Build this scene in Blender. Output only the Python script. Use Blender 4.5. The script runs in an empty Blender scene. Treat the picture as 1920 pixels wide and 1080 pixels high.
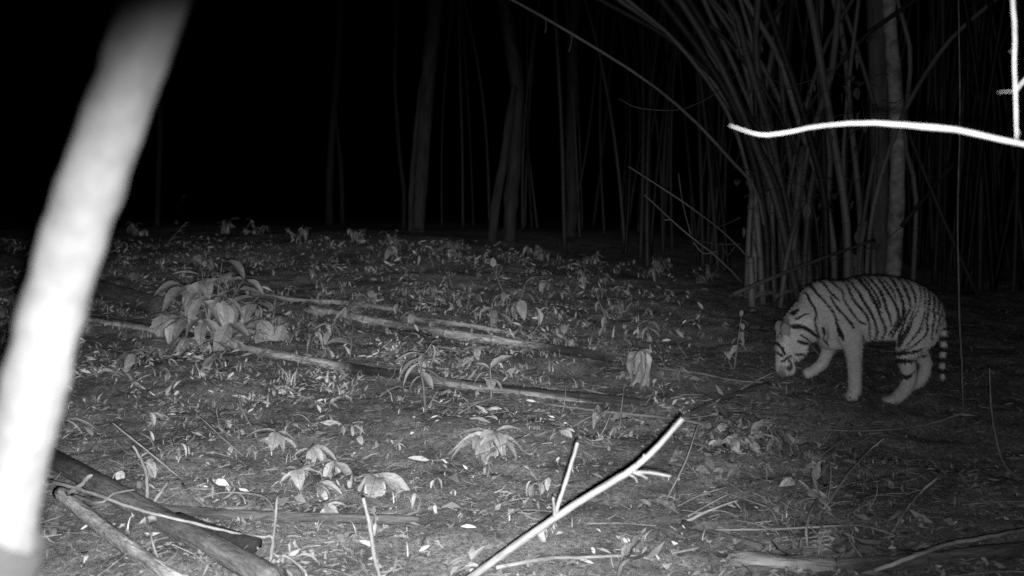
import bpy, math, random
import numpy as np
from mathutils import Vector, Matrix, noise as mnoise

random.seed(11)
rng = np.random.default_rng(11)
sc = bpy.context.scene
col = sc.collection

# ------------------------------------------------------------------ camera
H = 1.32                                   # lens height of the trail camera
FPX = 1800.0                               # focal length in pixels of the 1920 wide photo
PITCH = math.atan(140 / FPX)
cam_d = bpy.data.cameras.new('camera')
cam_d.sensor_width = 36.0
cam_d.lens = 36.0 * FPX / 1920
cam_d.clip_start = 0.02
cam_d.clip_end = 600
cam_d.dof.use_dof = True
cam_d.dof.focus_distance = 5.3
cam_d.dof.aperture_fstop = 2.5
cam = bpy.data.objects.new('camera', cam_d)
col.objects.link(cam)
cam.location = (0, 0, H)
cam.rotation_euler = (math.pi / 2 - PITCH, 0, 0)
sc.camera = cam

# ------------------------------------------------------------------ night sky (monochrome infrared)
w = bpy.data.worlds.new('World'); sc.world = w; w.use_nodes = True
nt = w.node_tree
bg = nt.nodes['Background']
sky = nt.nodes.new('ShaderNodeTexSky'); sky.sky_type = 'NISHITA'; sky.sun_disc = False
sky.sun_elevation = math.radians(-4); sky.sun_rotation = math.radians(180)
bw = nt.nodes.new('ShaderNodeRGBToBW')
nt.links.new(sky.outputs[0], bw.inputs[0]); nt.links.new(bw.outputs[0], bg.inputs[0])
bg.inputs[1].default_value = 0.02

# ------------------------------------------------------------------ the trail camera's own infrared flash, 3 cm under the lens, plus an added spill spot
def ray_dir(u, v):
    a, b = (u - 960) / FPX, (540 - v) / FPX
    c, s = math.cos(PITCH), math.sin(PITCH)
    return Vector((a, c + b * s, -s + b * c))
def flash(name, power, half_deg, blend, aim, loc=(0.008, -0.01, H - 0.03)):
    l = bpy.data.lights.new(name, 'SPOT')
    l.energy = power; l.spot_size = math.radians(2 * half_deg); l.spot_blend = blend
    l.shadow_soft_size = 0.012; l.color = (1, 1, 1)
    o = bpy.data.objects.new(name, l); col.objects.link(o)
    o.location = loc
    o.rotation_euler = ray_dir(*aim).to_track_quat('-Z', 'Y').to_euler()
    return o
flash('infrared_flash', 3700, 30.2, 1.0, (655, 870))
flash('infrared_flash_added_spill', 640, 30, 1.0, (1450, 450))  # extra spot added to brighten the bamboo, bright branch and tiger

vs = sc.view_settings
vs.view_transform = 'Standard'; vs.look = 'None'; vs.exposure = 0; vs.gamma = 1; vs.use_curve_mapping = False
sc.cycles.use_denoising = False
sc.cycles.filter_width = 1.6
sc.cycles.max_bounces = 4; sc.cycles.diffuse_bounces = 2

# ------------------------------------------------------------------ ground shape and pixel -> place
def sp(t, wd=1.5):
    t = t / wd
    return wd * (np.log1p(np.exp(-np.abs(t))) + np.maximum(t, 0))
def ground_base(x, y):
    k = 1 / (1 + np.exp((x - .1) / .55))                # the bank on the left climbs more steeply
    z = (1 - k) * 0.09 * (sp(y - 6) - sp(y - 17)) + k * 0.15 * (sp(y - 6) - sp(y - 13.2))
    z = z + 0.035 * np.sin(0.9 * x + 0.4) * np.sin(0.7 * y + 1.1) + 0.018 * np.sin(2.3 * x - 1.2 * y) * np.sin(1.7 * y + 0.6)
    return z
TIG = (2.45, 6.85)
def ground(x, y):
    x = np.asarray(x, float); y = np.asarray(y, float)
    z = ground_base(x, y)
    # flatter patch where the tiger walks
    k = np.exp(-(((x - TIG[0]) / 1.1) ** 2 + ((y - TIG[1]) / .7) ** 2))
    flat = 0.09 * (sp(TIG[1] - 6)) - .0 + 0.055 * (y - TIG[1])
    return z * (1 - k) + flat * k
def axis(a, b, fine_a, fine_b, step, grow=1.25):
    v = list(np.arange(fine_a, fine_b + 1e-6, step))
    s = step; x = fine_b
    while x < b: s *= grow; x += s; v.append(min(x, b))
    s = step; x = fine_a
    while x > a: s *= grow; x -= s; v.insert(0, max(x, a))
    return np.array(v)
gx = axis(-150, 150, -4.2, 5.2, .035, 1.18); gy = axis(-60, 260, 2.4, 10.5, .035, 1.12)
X, Y = np.meshgrid(gx, gy)
Z = ground(X, Y)
near = np.exp(-np.maximum(0, np.hypot(X, Y - 6) - 7) / 3)
rel = np.zeros_like(Z)
def lattice(cell, seed):
    r = np.random.default_rng(seed); T = r.normal(0, 1, (256, 256))
    qx, qy = (X + .37 * Y) / cell, (Y - .29 * X) / cell
    ix, iy = np.floor(qx).astype(int), np.floor(qy).astype(int); fx, fy = qx - ix, qy - iy
    fx = fx * fx * (3 - 2 * fx); fy = fy * fy * (3 - 2 * fy)
    t = lambda i, j: T[j % 256, i % 256]
    return (t(ix, iy) * (1 - fx) + t(ix + 1, iy) * fx) * (1 - fy) + (t(ix, iy + 1) * (1 - fx) + t(ix + 1, iy + 1) * fx) * fy
for cell, am, sd in [(.9, .020, 1), (.42, .012, 2), (.2, .009, 3), (.09, .006, 4)]: rel += am * lattice(cell, sd)
rel += rng.normal(0, .0035, Z.shape)
Z = Z + rel * near * (1 - .7 * np.exp(-(((X - TIG[0]) / 1.0) ** 2 + ((Y - TIG[1]) / .6) ** 2)))
def gsurf(x, y):
    """height of the built ground sheet"""
    x = np.asarray(x, float); y = np.asarray(y, float)
    i = np.clip(np.searchsorted(gx, x) - 1, 0, len(gx) - 2); j = np.clip(np.searchsorted(gy, y) - 1, 0, len(gy) - 2)
    a = (x - gx[i]) / (gx[i + 1] - gx[i]); b = (y - gy[j]) / (gy[j + 1] - gy[j])
    return (Z[j, i] * (1 - a) + Z[j, i + 1] * a) * (1 - b) + (Z[j + 1, i] * (1 - a) + Z[j + 1, i + 1] * a) * b
def gz(x, y): return float(gsurf(x, y))
def P(u, v, d):
    r = ray_dir(u, v); r = r * (d / r.y)
    return Vector((0, 0, H)) + r
def G(u, v):
    r = ray_dir(u, v); r = r / r.y
    lo = 1.2; d = lo
    while d < 60:
        p = Vector((0, 0, H)) + r * d
        if p.z < gz(p.x, p.y): break
        lo = d; d += 0.15
    hi = d
    for _ in range(18):
        m = (lo + hi) / 2; p = Vector((0, 0, H)) + r * m
        if p.z < gz(p.x, p.y): hi = m
        else: lo = m
    return Vector((0, 0, H)) + r * hi
def px(d): return d / FPX                 # size of one photo pixel at depth d

# ------------------------------------------------------------------ materials (infrared: everything is a shade of grey)
def mat(name, lo, hi, scale=8, rough=.8, bump=.3, stretch=None, detail=6, attr=None, spec=.25, grain=False, objvar=0):
    m = bpy.data.materials.new(name); m.use_nodes = True
    n = m.node_tree.nodes; l = m.node_tree.links
    b = n['Principled BSDF']; b.inputs['Roughness'].default_value = rough
    b.inputs['Specular IOR Level'].default_value = spec
    tc = n.new('ShaderNodeTexCoord'); mp = n.new('ShaderNodeMapping')
    if grain:
        ga = n.new('ShaderNodeAttribute'); ga.attribute_name = 'grain'; l.new(ga.outputs['Vector'], mp.inputs[0])
    else: l.new(tc.outputs['Object'], mp.inputs[0])
    if stretch: mp.inputs['Scale'].default_value = stretch
    oi = n.new('ShaderNodeObjectInfo')
    ad = n.new('ShaderNodeVectorMath'); ad.operation = 'MULTIPLY_ADD'
    ad.inputs[1].default_value = (1, 1, 1)
    sc_ = n.new('ShaderNodeVectorMath'); sc_.operation = 'SCALE'; sc_.inputs['Scale'].default_value = 37.0
    cmb = n.new('ShaderNodeCombineXYZ'); l.new(oi.outputs['Random'], cmb.inputs[0]); l.new(oi.outputs['Random'], cmb.inputs[1])
    l.new(cmb.outputs[0], sc_.inputs[0])
    l.new(mp.outputs[0], ad.inputs[0]); l.new(sc_.outputs[0], ad.inputs[2])
    t = n.new('ShaderNodeTexNoise'); t.inputs['Scale'].default_value = scale; t.inputs['Detail'].default_value = detail
    t.inputs['Roughness'].default_value = .65
    l.new(ad.outputs[0], t.inputs['Vector'])
    r = n.new('ShaderNodeValToRGB')
    r.color_ramp.elements[0].position = .32; r.color_ramp.elements[1].position = .7
    r.color_ramp.elements[0].color = (lo, lo, lo, 1); r.color_ramp.elements[1].color = (hi, hi, hi, 1)
    l.new(t.outputs['Fac'], r.inputs[0])
    out = r.outputs[0]
    if attr:
        at = n.new('ShaderNodeAttribute'); at.attribute_name = attr
        mx = n.new('ShaderNodeMix'); mx.data_type = 'RGBA'; mx.blend_type = 'MULTIPLY'; mx.inputs['Factor'].default_value = 1
        l.new(out, mx.inputs[6]); l.new(at.outputs['Color'], mx.inputs[7]); out = mx.outputs[2]
    if objvar:
        mr = n.new('ShaderNodeMapRange'); mr.inputs['To Min'].default_value = 1 - objvar; mr.inputs['To Max'].default_value = 1 + objvar * .3
        l.new(oi.outputs['Random'], mr.inputs['Value'])
        mx = n.new('ShaderNodeMix'); mx.data_type = 'RGBA'; mx.blend_type = 'MULTIPLY'; mx.inputs['Factor'].default_value = 1
        l.new(out, mx.inputs[6]); l.new(mr.outputs[0], mx.inputs[7]); out = mx.outputs[2]
    l.new(out, b.inputs['Base Color'])
    if bump:
        t2 = n.new('ShaderNodeTexNoise'); t2.inputs['Scale'].default_value = scale * 3; t2.inputs['Detail'].default_value = 5
        l.new(ad.outputs[0], t2.inputs['Vector'])
        bp = n.new('ShaderNodeBump'); bp.inputs['Strength'].default_value = bump; bp.inputs['Distance'].default_value = .02
        l.new(t2.outputs['Fac'], bp.inputs['Height']); l.new(bp.outputs[0], b.inputs['Normal'])
    return m

M = {}
M['bark'] = mat('bark', .009, .034, 16, .9, .9, grain=True)
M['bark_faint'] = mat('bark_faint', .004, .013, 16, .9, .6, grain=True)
M['bark_dark'] = mat('bark_dark', .05, .12, 16, .9, .6, grain=True)
M['bark_pale'] = mat('bark_pale', .1, .42, 7, .85, .5)
M['pole_bark'] = mat('pole_bark', .007, .017, 22, .9, .25)
M['beam_edge_shade'] = mat('beam_edge_shade', .0008, .002, 30, .9, .3)  # near-black, paints the shade past the flash beam on the near pole
M['bamboo'] = mat('bamboo', .055, .17, 9, .55, .15, attr='tone', grain=True, objvar=.55)
M['bamboo_dark'] = mat('bamboo_dark', .012, .035, 9, .6, .15, attr='tone', grain=True, objvar=.5)
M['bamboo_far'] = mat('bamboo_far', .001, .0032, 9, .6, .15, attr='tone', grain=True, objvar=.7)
M['cane'] = mat('cane', .07, .17, 9, .6, .15, attr='tone', grain=True)
M['cane_dim'] = mat('cane_dim', .035, .085, 9, .7, .2, attr='tone', grain=True)
M['log'] = mat('log', .06, .32, 34, .85, .9, attr='tone', grain=True)
M['log_dark'] = mat('log_dark', .018, .075, 34, .9, .9, attr='tone', grain=True)
M['log_pale'] = mat('log_pale', .02, .14, 26, .85, 1.2, attr='tone', grain=True)
M['char'] = mat('char', .006, .015, 20, .9, .8)
M['stick'] = mat('stick', .09, .20, 60, .7, .5, grain=True, objvar=.2)
M['stick_fork'] = mat('stick_fork', .085, .165, 60, .7, .5, grain=True)
M['stick_dim'] = mat('stick_dim', .05, .17, 60, .8, .5, grain=True, objvar=.5)
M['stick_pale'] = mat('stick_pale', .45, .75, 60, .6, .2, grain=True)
M['leaf'] = mat('leaf', .14, .28, 7, .55, .15, spec=.35, objvar=.5)
M['leaf_pale'] = mat('leaf_pale', .14, .26, 7, .55, .15, spec=.35, objvar=.3)
M['leaf_dry'] = mat('leaf_dry', .05, .18, 8, .75, .4, objvar=.6)
M['leaf_dim'] = mat('leaf_dim', .05, .14, 7, .7, .15, objvar=.4)
M['grass'] = mat('grass', .18, .42, 3, .6, 0, attr='tone')
M['litter'] = mat('litter', .10, .26, 6, .8, 0, attr='tone')

def add_veins(m):
    n = m.node_tree.nodes; l = m.node_tree.links; b = n['Principled BSDF']
    src = b.inputs['Base Color'].links[0].from_socket
    tc = n.new('ShaderNodeTexCoord'); sx = n.new('ShaderNodeSeparateXYZ'); l.new(tc.outputs['Object'], sx.inputs[0])
    def mth(op, a, bb=None):
        q = n.new('ShaderNodeMath'); q.operation = op
        for i_, x in enumerate((a, bb)):
            if x is None: continue
            if isinstance(x, (int, float)): q.inputs[i_].default_value = x
            else: l.new(x, q.inputs[i_])
        return q.outputs[0]
    ay = mth('ABSOLUTE', sx.outputs['Y'])
    rib = mth('LESS_THAN', ay, .014)
    sv = mth('SINE', mth('MULTIPLY', mth('SUBTRACT', sx.outputs['X'], mth('MULTIPLY', ay, .9)), 52.0))
    sv = mth('GREATER_THAN', sv, .8)
    v = mth('SUBTRACT', 1.0, mth('MULTIPLY', mth('MAXIMUM', rib, mth('MULTIPLY', sv, .55)), .4))
    mx = n.new('ShaderNodeMix'); mx.data_type = 'RGBA'; mx.blend_type = 'MULTIPLY'; mx.inputs['Factor'].default_value = 1
    l.new(src, mx.inputs[6]); l.new(v, mx.inputs[7]); l.new(mx.outputs[2], b.inputs['Base Color'])
for k_ in ('leaf', 'leaf_dry', 'leaf_dim', 'leaf_pale'): add_veins(M[k_])

def soil_mat():
    m = bpy.data.materials.new('soil'); m.use_nodes = True
    n = m.node_tree.nodes; l = m.node_tree.links
    b = n['Principled BSDF']; b.inputs['Roughness'].default_value = .95; b.inputs['Specular IOR Level'].default_value = .1
    tc = n.new('ShaderNodeTexCoord')
    def nz(scale, det, rough=.6):
        t = n.new('ShaderNodeTexNoise'); t.inputs['Scale'].default_value = scale; t.inputs['Detail'].default_value = det
        t.inputs['Roughness'].default_value = rough
        l.new(tc.outputs['Object'], t.inputs['Vector']); return t
    a = nz(2.6, 6); c = nz(48, 9, .8); d = nz(190, 4, .75)
    r1 = n.new('ShaderNodeValToRGB'); r1.color_ramp.elements[0].position = .3; r1.color_ramp.elements[1].position = .72
    r1.color_ramp.elements[0].color = (.055, .055, .055, 1); r1.color_ramp.elements[1].color = (.175, .175, .175, 1)
    l.new(a.outputs['Fac'], r1.inputs[0])
    r2 = n.new('ShaderNodeValToRGB'); r2.color_ramp.elements[0].position = .36; r2.color_ramp.elements[1].position = .68
    r2.color_ramp.elements[0].color = (.25, .25, .25, 1); r2.color_ramp.elements[1].color = (2.3, 2.3, 2.3, 1)
    l.new(c.outputs['Fac'], r2.inputs[0])
    mx = n.new('ShaderNodeMix'); mx.data_type = 'RGBA'; mx.blend_type = 'MULTIPLY'; mx.inputs['Factor'].default_value = 1
    l.new(r1.outputs[0], mx.inputs[6]); l.new(r2.outputs[0], mx.inputs[7])
    l.new(mx.outputs[2], b.inputs['Base Color'])
    ad = n.new('ShaderNodeMath'); ad.operation = 'MULTIPLY_ADD'; ad.inputs[1].default_value = .4
    l.new(d.outputs['Fac'], ad.inputs[0]); l.new(c.outputs['Fac'], ad.inputs[2])
    bp = n.new('ShaderNodeBump'); bp.inputs['Strength'].default_value = .8; bp.inputs['Distance'].default_value = .03
    l.new(ad.outputs[0], bp.inputs['Height']); l.new(bp.outputs[0], b.inputs['Normal'])
    return m
M['soil'] = soil_mat()

# ------------------------------------------------------------------ mesh helpers
class MB:
    def __init__(s): s.v = []; s.f = []; s.c = []; s.g = []
    def add(s, v, f, c=None, g=None):
        s.g += [tuple(p) for p in (v if g is None else g)]
        o = len(s.v); s.v += [tuple(p) for p in v]; s.f += [tuple(i + o for i in q) for q in f]
        s.c += list(c) if c is not None else [1.0] * len(v)
    def mesh(s, name, m, smooth=True, origin=None):
        me = bpy.data.meshes.new(name)
        v = s.v if origin is None else [(a - origin[0], b - origin[1], c - origin[2]) for a, b, c in s.v]
        me.from_pydata(v, [], s.f)
        if any(abs(c - 1) > 1e-6 for c in s.c) or True:
            at = me.color_attributes.new('tone', 'FLOAT_COLOR', 'POINT')
            arr = np.ones((len(s.v), 4), np.float32); arr[:, :3] = np.asarray(s.c, np.float32)[:, None]
            at.data.foreach_set('color', arr.ravel())
            ga = me.attributes.new('grain', 'FLOAT_VECTOR', 'POINT'); ga.data.foreach_set('vector', np.asarray(s.g, np.float32).ravel())
        if smooth: me.polygons.foreach_set('use_smooth', [True] * len(me.polygons))
        me.materials.append(m); me.update()
        return me

def link(name, me, parent=None, loc=None):
    o = bpy.data.objects.new(name, me); col.objects.link(o)
    if parent: o.parent = parent
    if loc is not None: o.location = loc
    return o
def tag(o, label=None, cat=None, group=None, kind=None):
    if label: o['label'] = label
    if cat: o['category'] = cat
    if group: o['group'] = group
    if kind: o['kind'] = kind
    return o
def thing(name, loc, label, cat, group=None, rz=0):
    o = bpy.data.objects.new(name, None); col.objects.link(o); o.location = loc; o.rotation_euler = (0, 0, rz)
    o.empty_display_size = .1
    return tag(o, label, cat, group)

def catmull(pts, n=6):
    """pts: list of tuples (any dims) -> smooth list"""
    a = np.array([tuple(p) for p in pts], float)
    if len(a) < 3:
        return np.array([a[0] + (a[-1] - a[0]) * t for t in np.linspace(0, 1, n + 1)])
    e = np.vstack([2 * a[0] - a[1], a, 2 * a[-1] - a[-2]])
    out = []
    for i in range(1, len(e) - 2):
        p0, p1, p2, p3 = e[i - 1], e[i], e[i + 1], e[i + 2]
        for k in range(n):
            t = k / n
            out.append(.5 * ((2 * p1) + (-p0 + p2) * t + (2 * p0 - 5 * p1 + 4 * p2 - p3) * t * t + (-p0 + 3 * p1 - 3 * p2 + p3) * t ** 3))
    out.append(a[-1])
    return np.array(out)

def tube(mb, pts, rad, sides=7, rough=0, tone=None, seed=0, cap=True):
    pts = np.asarray([tuple(p) for p in pts], float); n = len(pts)
    if np.isscalar(rad): rad = np.full(n, rad)
    rad = np.asarray(rad, float)
    if tone is None: tone = np.ones(n)
    T = np.gradient(pts, axis=0); T /= np.linalg.norm(T, axis=1)[:, None] + 1e-12
    ref = np.array([0, 0, 1.]) if abs(T[0][2]) < .8 else np.array([1., 0, 0])
    v = []; c = []; g = []
    S_ = np.r_[0, np.cumsum(np.linalg.norm(np.diff(pts, axis=0), axis=1))]
    N = ref - T[0] * ref.dot(T[0]); N /= np.linalg.norm(N)
    for i in range(n):
        N = N - T[i] * N.dot(T[i]); N /= np.linalg.norm(N) + 1e-12
        B = np.cross(T[i], N)
        for k in range(sides):
            a = 2 * math.pi * k / sides
            r = rad[i]
            if rough:
                r *= 1 + rough * mnoise.noise(Vector((math.cos(a) * 1.3 + seed, math.sin(a) * 1.3, i * .45 + seed * .7)))
            v.append(pts[i] + r * (math.cos(a) * N + math.sin(a) * B)); c.append(tone[i] if np.isscalar(tone[i]) else tone[i][k]); g.append((S_[i] * .16 + seed, rad[i] * math.cos(a), rad[i] * math.sin(a)))
    tone = [t if np.isscalar(t) else t[0] for t in tone]
    f = [(i * sides + k, i * sides + (k + 1) % sides, (i + 1) * sides + (k + 1) % sides, (i + 1) * sides + k) for i in range(n - 1) for k in range(sides)]
    if cap:
        v.append(pts[0] - T[0] * rad[0] * .15); c.append(tone[0]); v.append(pts[-1] + T[-1] * rad[-1] * .15); c.append(tone[-1])
        g += [(seed, 0, 0), (S_[-1] * .16 + seed, 0, 0)]
        a, b = n * sides, n * sides + 1
        f += [(a, (k + 1) % sides, k) for k in range(sides)]
        f += [(b, (n - 1) * sides + k, (n - 1) * sides + (k + 1) % sides) for k in range(sides)]
    mb.add(v, f, c, g)

def resample(pts, step):
    pts = np.asarray(pts, float)
    s = np.r_[0, np.cumsum(np.linalg.norm(np.diff(pts, axis=0), axis=1))]
    q = np.linspace(0, s[-1], max(2, int(s[-1] / step) + 1))
    return np.stack([np.interp(q, s, pts[:, k]) for k in range(3)], 1), q, s[-1]

def culm_data(mb, pts, r0, r1, node=.28, sides=8, blotch=0, rough=0, seed=0):
    """bamboo culm with swollen nodes"""
    pts = catmull(pts, 8)
    s = np.r_[0, np.cumsum(np.linalg.norm(np.diff(pts, axis=0), axis=1))]; L = s[-1]
    q = [0.]; kind = [0]
    x = node * random.uniform(.3, .9)
    while x < L - .03:
        q += [x - .022, x - .008, x, x + .010, x + .03]; kind += [0, 1, 2, 3, 0]
        x += node * random.uniform(.85, 1.15)
    q.append(L); kind.append(0)
    if blotch:
        ex = [t for t in np.arange(.05, L - .05, .045) if min(abs(t - qq) for qq in q) > .025]
        o_ = sorted(zip(q + ex, kind + [0] * len(ex))); q = [a for a, b in o_]; kind = [b for a, b in o_]
    q = np.array(q); P_ = np.stack([np.interp(q, s, pts[:, k]) for k in range(3)], 1)
    r = r0 + (r1 - r0) * (q / L)
    kk = np.array(kind)
    r = r * np.choose(kk, [1, 1.05, 1.13, 1.02])
    tone = np.choose(kk, [1., .9, .55, 1.25])
    if blotch:
        tone = [[tone[i] * min(1.25, max(.10, .75 + blotch * 2.2 * mnoise.noise(Vector((q[i] * 1.3 + seed * 5, math.cos(6.283 * k / sides) * .35 + seed, math.sin(6.283 * k / sides) * .35))))) for k in range(sides)] for i in range(len(q))]
    tube(mb, P_, r, sides, rough, tone, seed)

def stick_thing(name, label, cat, paths, m, group=None, sides=6, rough=.25, seed=1, twig_name='side_twig', cat_n=5, wob=.5):
    """paths: list of list of (Vector, radius); first is the main stem, others children"""
    o0 = paths[0][0][0]
    obs = []
    for i, pth in enumerate(paths):
        a = catmull([(p[0].x, p[0].y, p[0].z, p[1]) for p in pth], cat_n)
        for j in range(1, len(a) - 1):
            for c_ in range(3): a[j, c_] += a[j, 3] * wob * mnoise.noise(Vector((j * .9, c_ * 7.3, seed + i)))
            a[j, 3] *= 1 + .4 * wob * mnoise.noise(Vector((j * 1.7, 3.1, seed + i)))
        mb = MB(); tube(mb, a[:, :3], a[:, 3], sides, rough, None, seed + i)
        me = mb.mesh(name if i == 0 else twig_name, m, True, o0)
        if i == 0:
            o = link(name, me, None, o0); tag(o, label, cat, group); obs.append(o)
        else:
            obs.append(link(twig_name, me, obs[0]))
    return obs[0]

def where(x, y, z=None):
    z = gz(x, y) if z is None else z
    c, s_ = math.cos(PITCH), math.sin(PITCH); dz = z - H
    dep = y * c - dz * s_; u = 960 + FPX * x / dep; v = 540 - FPX * (y * s_ + dz * c) / dep
    if v < 525:
        k = ['behind the blurred pole', 'behind the big-leaved shrub', 'before the double-stemmed trunk', 'before the bent trunk', 'before the dim straight trunk', 'before the big bamboo clump']
        w_ = 'at the dark far edge, '
    elif v < 640:
        k = ['by the dark logs behind the blurred pole', 'around the big-leaved shrub', 'at the upper end of the shorter pole', 'around the tall narrow-leaved herb', 'on the slope above the withered clump', 'on the dark slope before the bamboo']
        w_ = ''
    elif v < 770:
        k = ['by the cup-shaped sprout', 'just below the longest pole', 'between the two long poles', 'near the spoon-leaved seedling', 'by the withered clump', 'before the head of the tiger']
        w_ = ''
    elif v < 930:
        k = ['behind the thick grey log', 'on open soil above the thick log', 'around the seedling patch', 'around the bushy pale herb', 'behind the forked stick', 'around the litter mound']
        w_ = ''
    else:
        k = ['beside the paler corner log', 'along the thick grey log', 'by the dark damp pole', 'left of the forked stick', 'right of the forked stick', 'by the weathered log']
        w_ = ''
    i = 0 if u < 260 else 1 if u < 520 else 2 if u < 760 else 3 if u < 1020 else 4 if u < 1270 else 5
    if i == 5 and v > 640 and u > 1560: return ('under the tiger' if v < 800 else 'in the dark twig tangle' if v < 960 else 'along the bottom corner log')
    return w_ + k[i]

# ------------------------------------------------------------------ the ground sheet
me = bpy.data.meshes.new('ground')
nx, ny = len(gx), len(gy)
V = np.stack([X.ravel(), Y.ravel(), Z.ravel()], 1)
idx = np.arange(nx * ny).reshape(ny, nx)
F = np.stack([idx[:-1, :-1], idx[:-1, 1:], idx[1:, 1:], idx[1:, :-1]], -1).reshape(-1, 4)
me.vertices.add(len(V)); me.vertices.foreach_set('co', V.ravel())
me.loops.add(F.size); me.loops.foreach_set('vertex_index', F.ravel().astype(np.int32))
me.polygons.add(len(F)); me.polygons.foreach_set('loop_start', np.arange(0, F.size, 4, dtype=np.int32))
me.polygons.foreach_set('use_smooth', np.ones(len(F), bool))
me.update(calc_edges=True); me.validate(); me.materials.append(M['soil'])
tag(link('ground', me), kind='structure')

# ------------------------------------------------------------------ trees
leaf_quad = [(-.5, 0, 0), (0, -.28, .05), (.5, 0, -.06), (0, .28, .05)]
def crown_mesh(seed, n=700, R=(1.6, 1.6, 1.2)):
    r = np.random.default_rng(seed); mb = MB()
    centers = r.normal(0, .45, (14, 3)) * np.array(R)
    for i in range(n):
        c = centers[r.integers(14)] + r.normal(0, .28, 3)
        a, b, g = r.uniform(0, 6.28, 3); s = r.uniform(.09, .2)
        Rm = (Matrix.Rotation(a, 3, 'Z') @ Matrix.Rotation(b * .3, 3, 'Y') @ Matrix.Rotation(g * .3, 3, 'X'))
        mb.add([Vector(c) + Rm @ (Vector(q) * s) for q in leaf_quad], [(0, 1, 2, 3)])
    return mb.mesh('crown', M['leaf_dim'], False)
crowns = [crown_mesh(s) for s in (1, 2, 3)]

def tree(name, label, path, d, m, crown_h=8.5, seed=1, sides=12, extra=(), rough=.22):
    """path: (u, v, half width px) from base to the top of the picture, at depth d; goes on upwards to the crown"""
    g0 = G(path[0][0], path[0][1]) if d is None else P(path[0][0], path[0][1], d)
    d = g0.y
    base = Vector((g0.x, d, gz(g0.x, d) - .08))
    pts = [(base.x, base.y, base.z, path[0][2] * px(d) * 1.35)]
    for k, (u, v, hw) in enumerate(path):
        p = P(u, v, d + .12 * math.sin(k * 1.7 + seed)); z = max(p.z, base.z + .18 + .2 * k)
        pts.append((p.x, p.y, z, hw * px(d)))
    t = Vector(pts[-1][:3]) - Vector(pts[-2][:3]); t.normalize(); t = (t + Vector((0, 0, 1.2))).normalized()
    top = Vector(pts[-1][:3]); rr = pts[-1][3]
    for k in range(1, 4):
        q = top + t * (crown_h - top.z) * k / 3 + Vector((.12 * math.sin(k + seed), .1 * math.cos(k * 2 + seed), 0))
        pts.append((q.x, q.y, q.z, rr * (1 - .28 * k)))
    root = thing(name, base, label, 'tree', 'trees standing in the dark')
    a = catmull(pts, 7); mb = MB(); tube(mb, a[:, :3], a[:, 3], sides, rough, None, seed)
    link('trunk', mb.mesh('trunk', m, True, base), root)
    for k in range(3):
        q = Vector(pts[-3 + k // 2][:3]); ang = seed * 1.3 + k * 2.1
        e = q + Vector((math.cos(ang) * 1.3, math.sin(ang) * 1.3, 1.1))
        mid = (q + e) / 2 + Vector((0, 0, .25))
        mb = MB(); a = catmull([(*q, rr * .45), (*mid, rr * .3), (*e, rr * .1)], 5); tube(mb, a[:, :3], a[:, 3], 6, .1)
        link('limb', mb.mesh('limb', m, True, base), root)
        c = link('crown', crowns[(seed + k) % 3], root, e - base); c.rotation_euler = (0, 0, seed + k)
    for ex in extra:
        mb = MB(); pp = [(*P(u, v, d - .1), hw * px(d)) for u, v, hw in ex]
        a = catmull(pp, 6); tube(mb, a[:, :3], a[:, 3], 8, .15)
        link('side_stem', mb.mesh('side_stem', m, True, base), root)
    return root

tree('tree', 'slender grey trunk with a thin second stem close along its edge', [(784, 446, 12), (790, 330, 13), (797, 220, 13), (806, 110, 13), (815, 20, 14), (820, -60, 13)], 15.5, M['bark'], seed=1,
     extra=[[(770, 445, 5), (771, 360, 5), (780, 250, 5), (789, 165, 4), (797, 120, 2)]])
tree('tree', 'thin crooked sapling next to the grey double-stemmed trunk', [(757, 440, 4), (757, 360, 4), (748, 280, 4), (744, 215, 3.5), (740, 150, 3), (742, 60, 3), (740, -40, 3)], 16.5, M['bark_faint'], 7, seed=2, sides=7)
tree('tree', 'bent S-shaped trunk between the double-stemmed trunk and the bamboo', [(955, 455, 12), (958, 380, 13), (965, 300, 13), (970, 200, 12), (966, 130, 13), (955, 70, 11), (948, 20, 11), (934, -30, 11)], 14.5, M['bark'], seed=3,
     extra=[[(922, 455, 9), (930, 380, 9), (946, 290, 8), (955, 220, 8), (965, 160, 5)]])
tree('tree', 'dim straight trunk midway between the bent trunk and the bamboo', [(1070, 462, 11), (1073, 380, 11), (1070, 280, 10), (1074, 180, 11), (1073, 80, 10), (1078, -30, 10)], 17, M['bark'], seed=4)
tree('tree', 'smooth dark thick trunk directly behind the tiger', [(1650, 530, 17), (1650, 420, 17), (1649, 300, 17), (1648, 180, 17), (1646, 80, 18), (1642, -40, 18)], 11.6, M['bark_dark'], 9, seed=5, sides=14, rough=.08)
tree('tree', 'pale blotchy trunk rising behind the back of the tiger', [(1673, 535, 15), (1678, 450, 15), (1682, 360, 14), (1682, 270, 13), (1678, 160, 13), (1670, 60, 12), (1668, -40, 12)], 11.2, M['bark_pale'], 9, seed=6, sides=14, rough=.12)
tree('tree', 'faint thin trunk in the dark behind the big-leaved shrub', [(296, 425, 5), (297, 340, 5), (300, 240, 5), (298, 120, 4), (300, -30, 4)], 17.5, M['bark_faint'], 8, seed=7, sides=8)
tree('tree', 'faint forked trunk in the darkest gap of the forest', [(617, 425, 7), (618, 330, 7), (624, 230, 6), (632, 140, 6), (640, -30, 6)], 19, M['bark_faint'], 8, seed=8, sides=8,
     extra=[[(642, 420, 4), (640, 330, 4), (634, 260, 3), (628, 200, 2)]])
tree('tree', 'dim leaning trunk at the edge beyond the hanging twig', [(1800, 560, 7), (1806, 420, 7), (1822, 260, 7), (1838, 120, 6), (1840, -40, 6)], 13.5, M['bark_dark'], 8, seed=9, sides=8)

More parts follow.
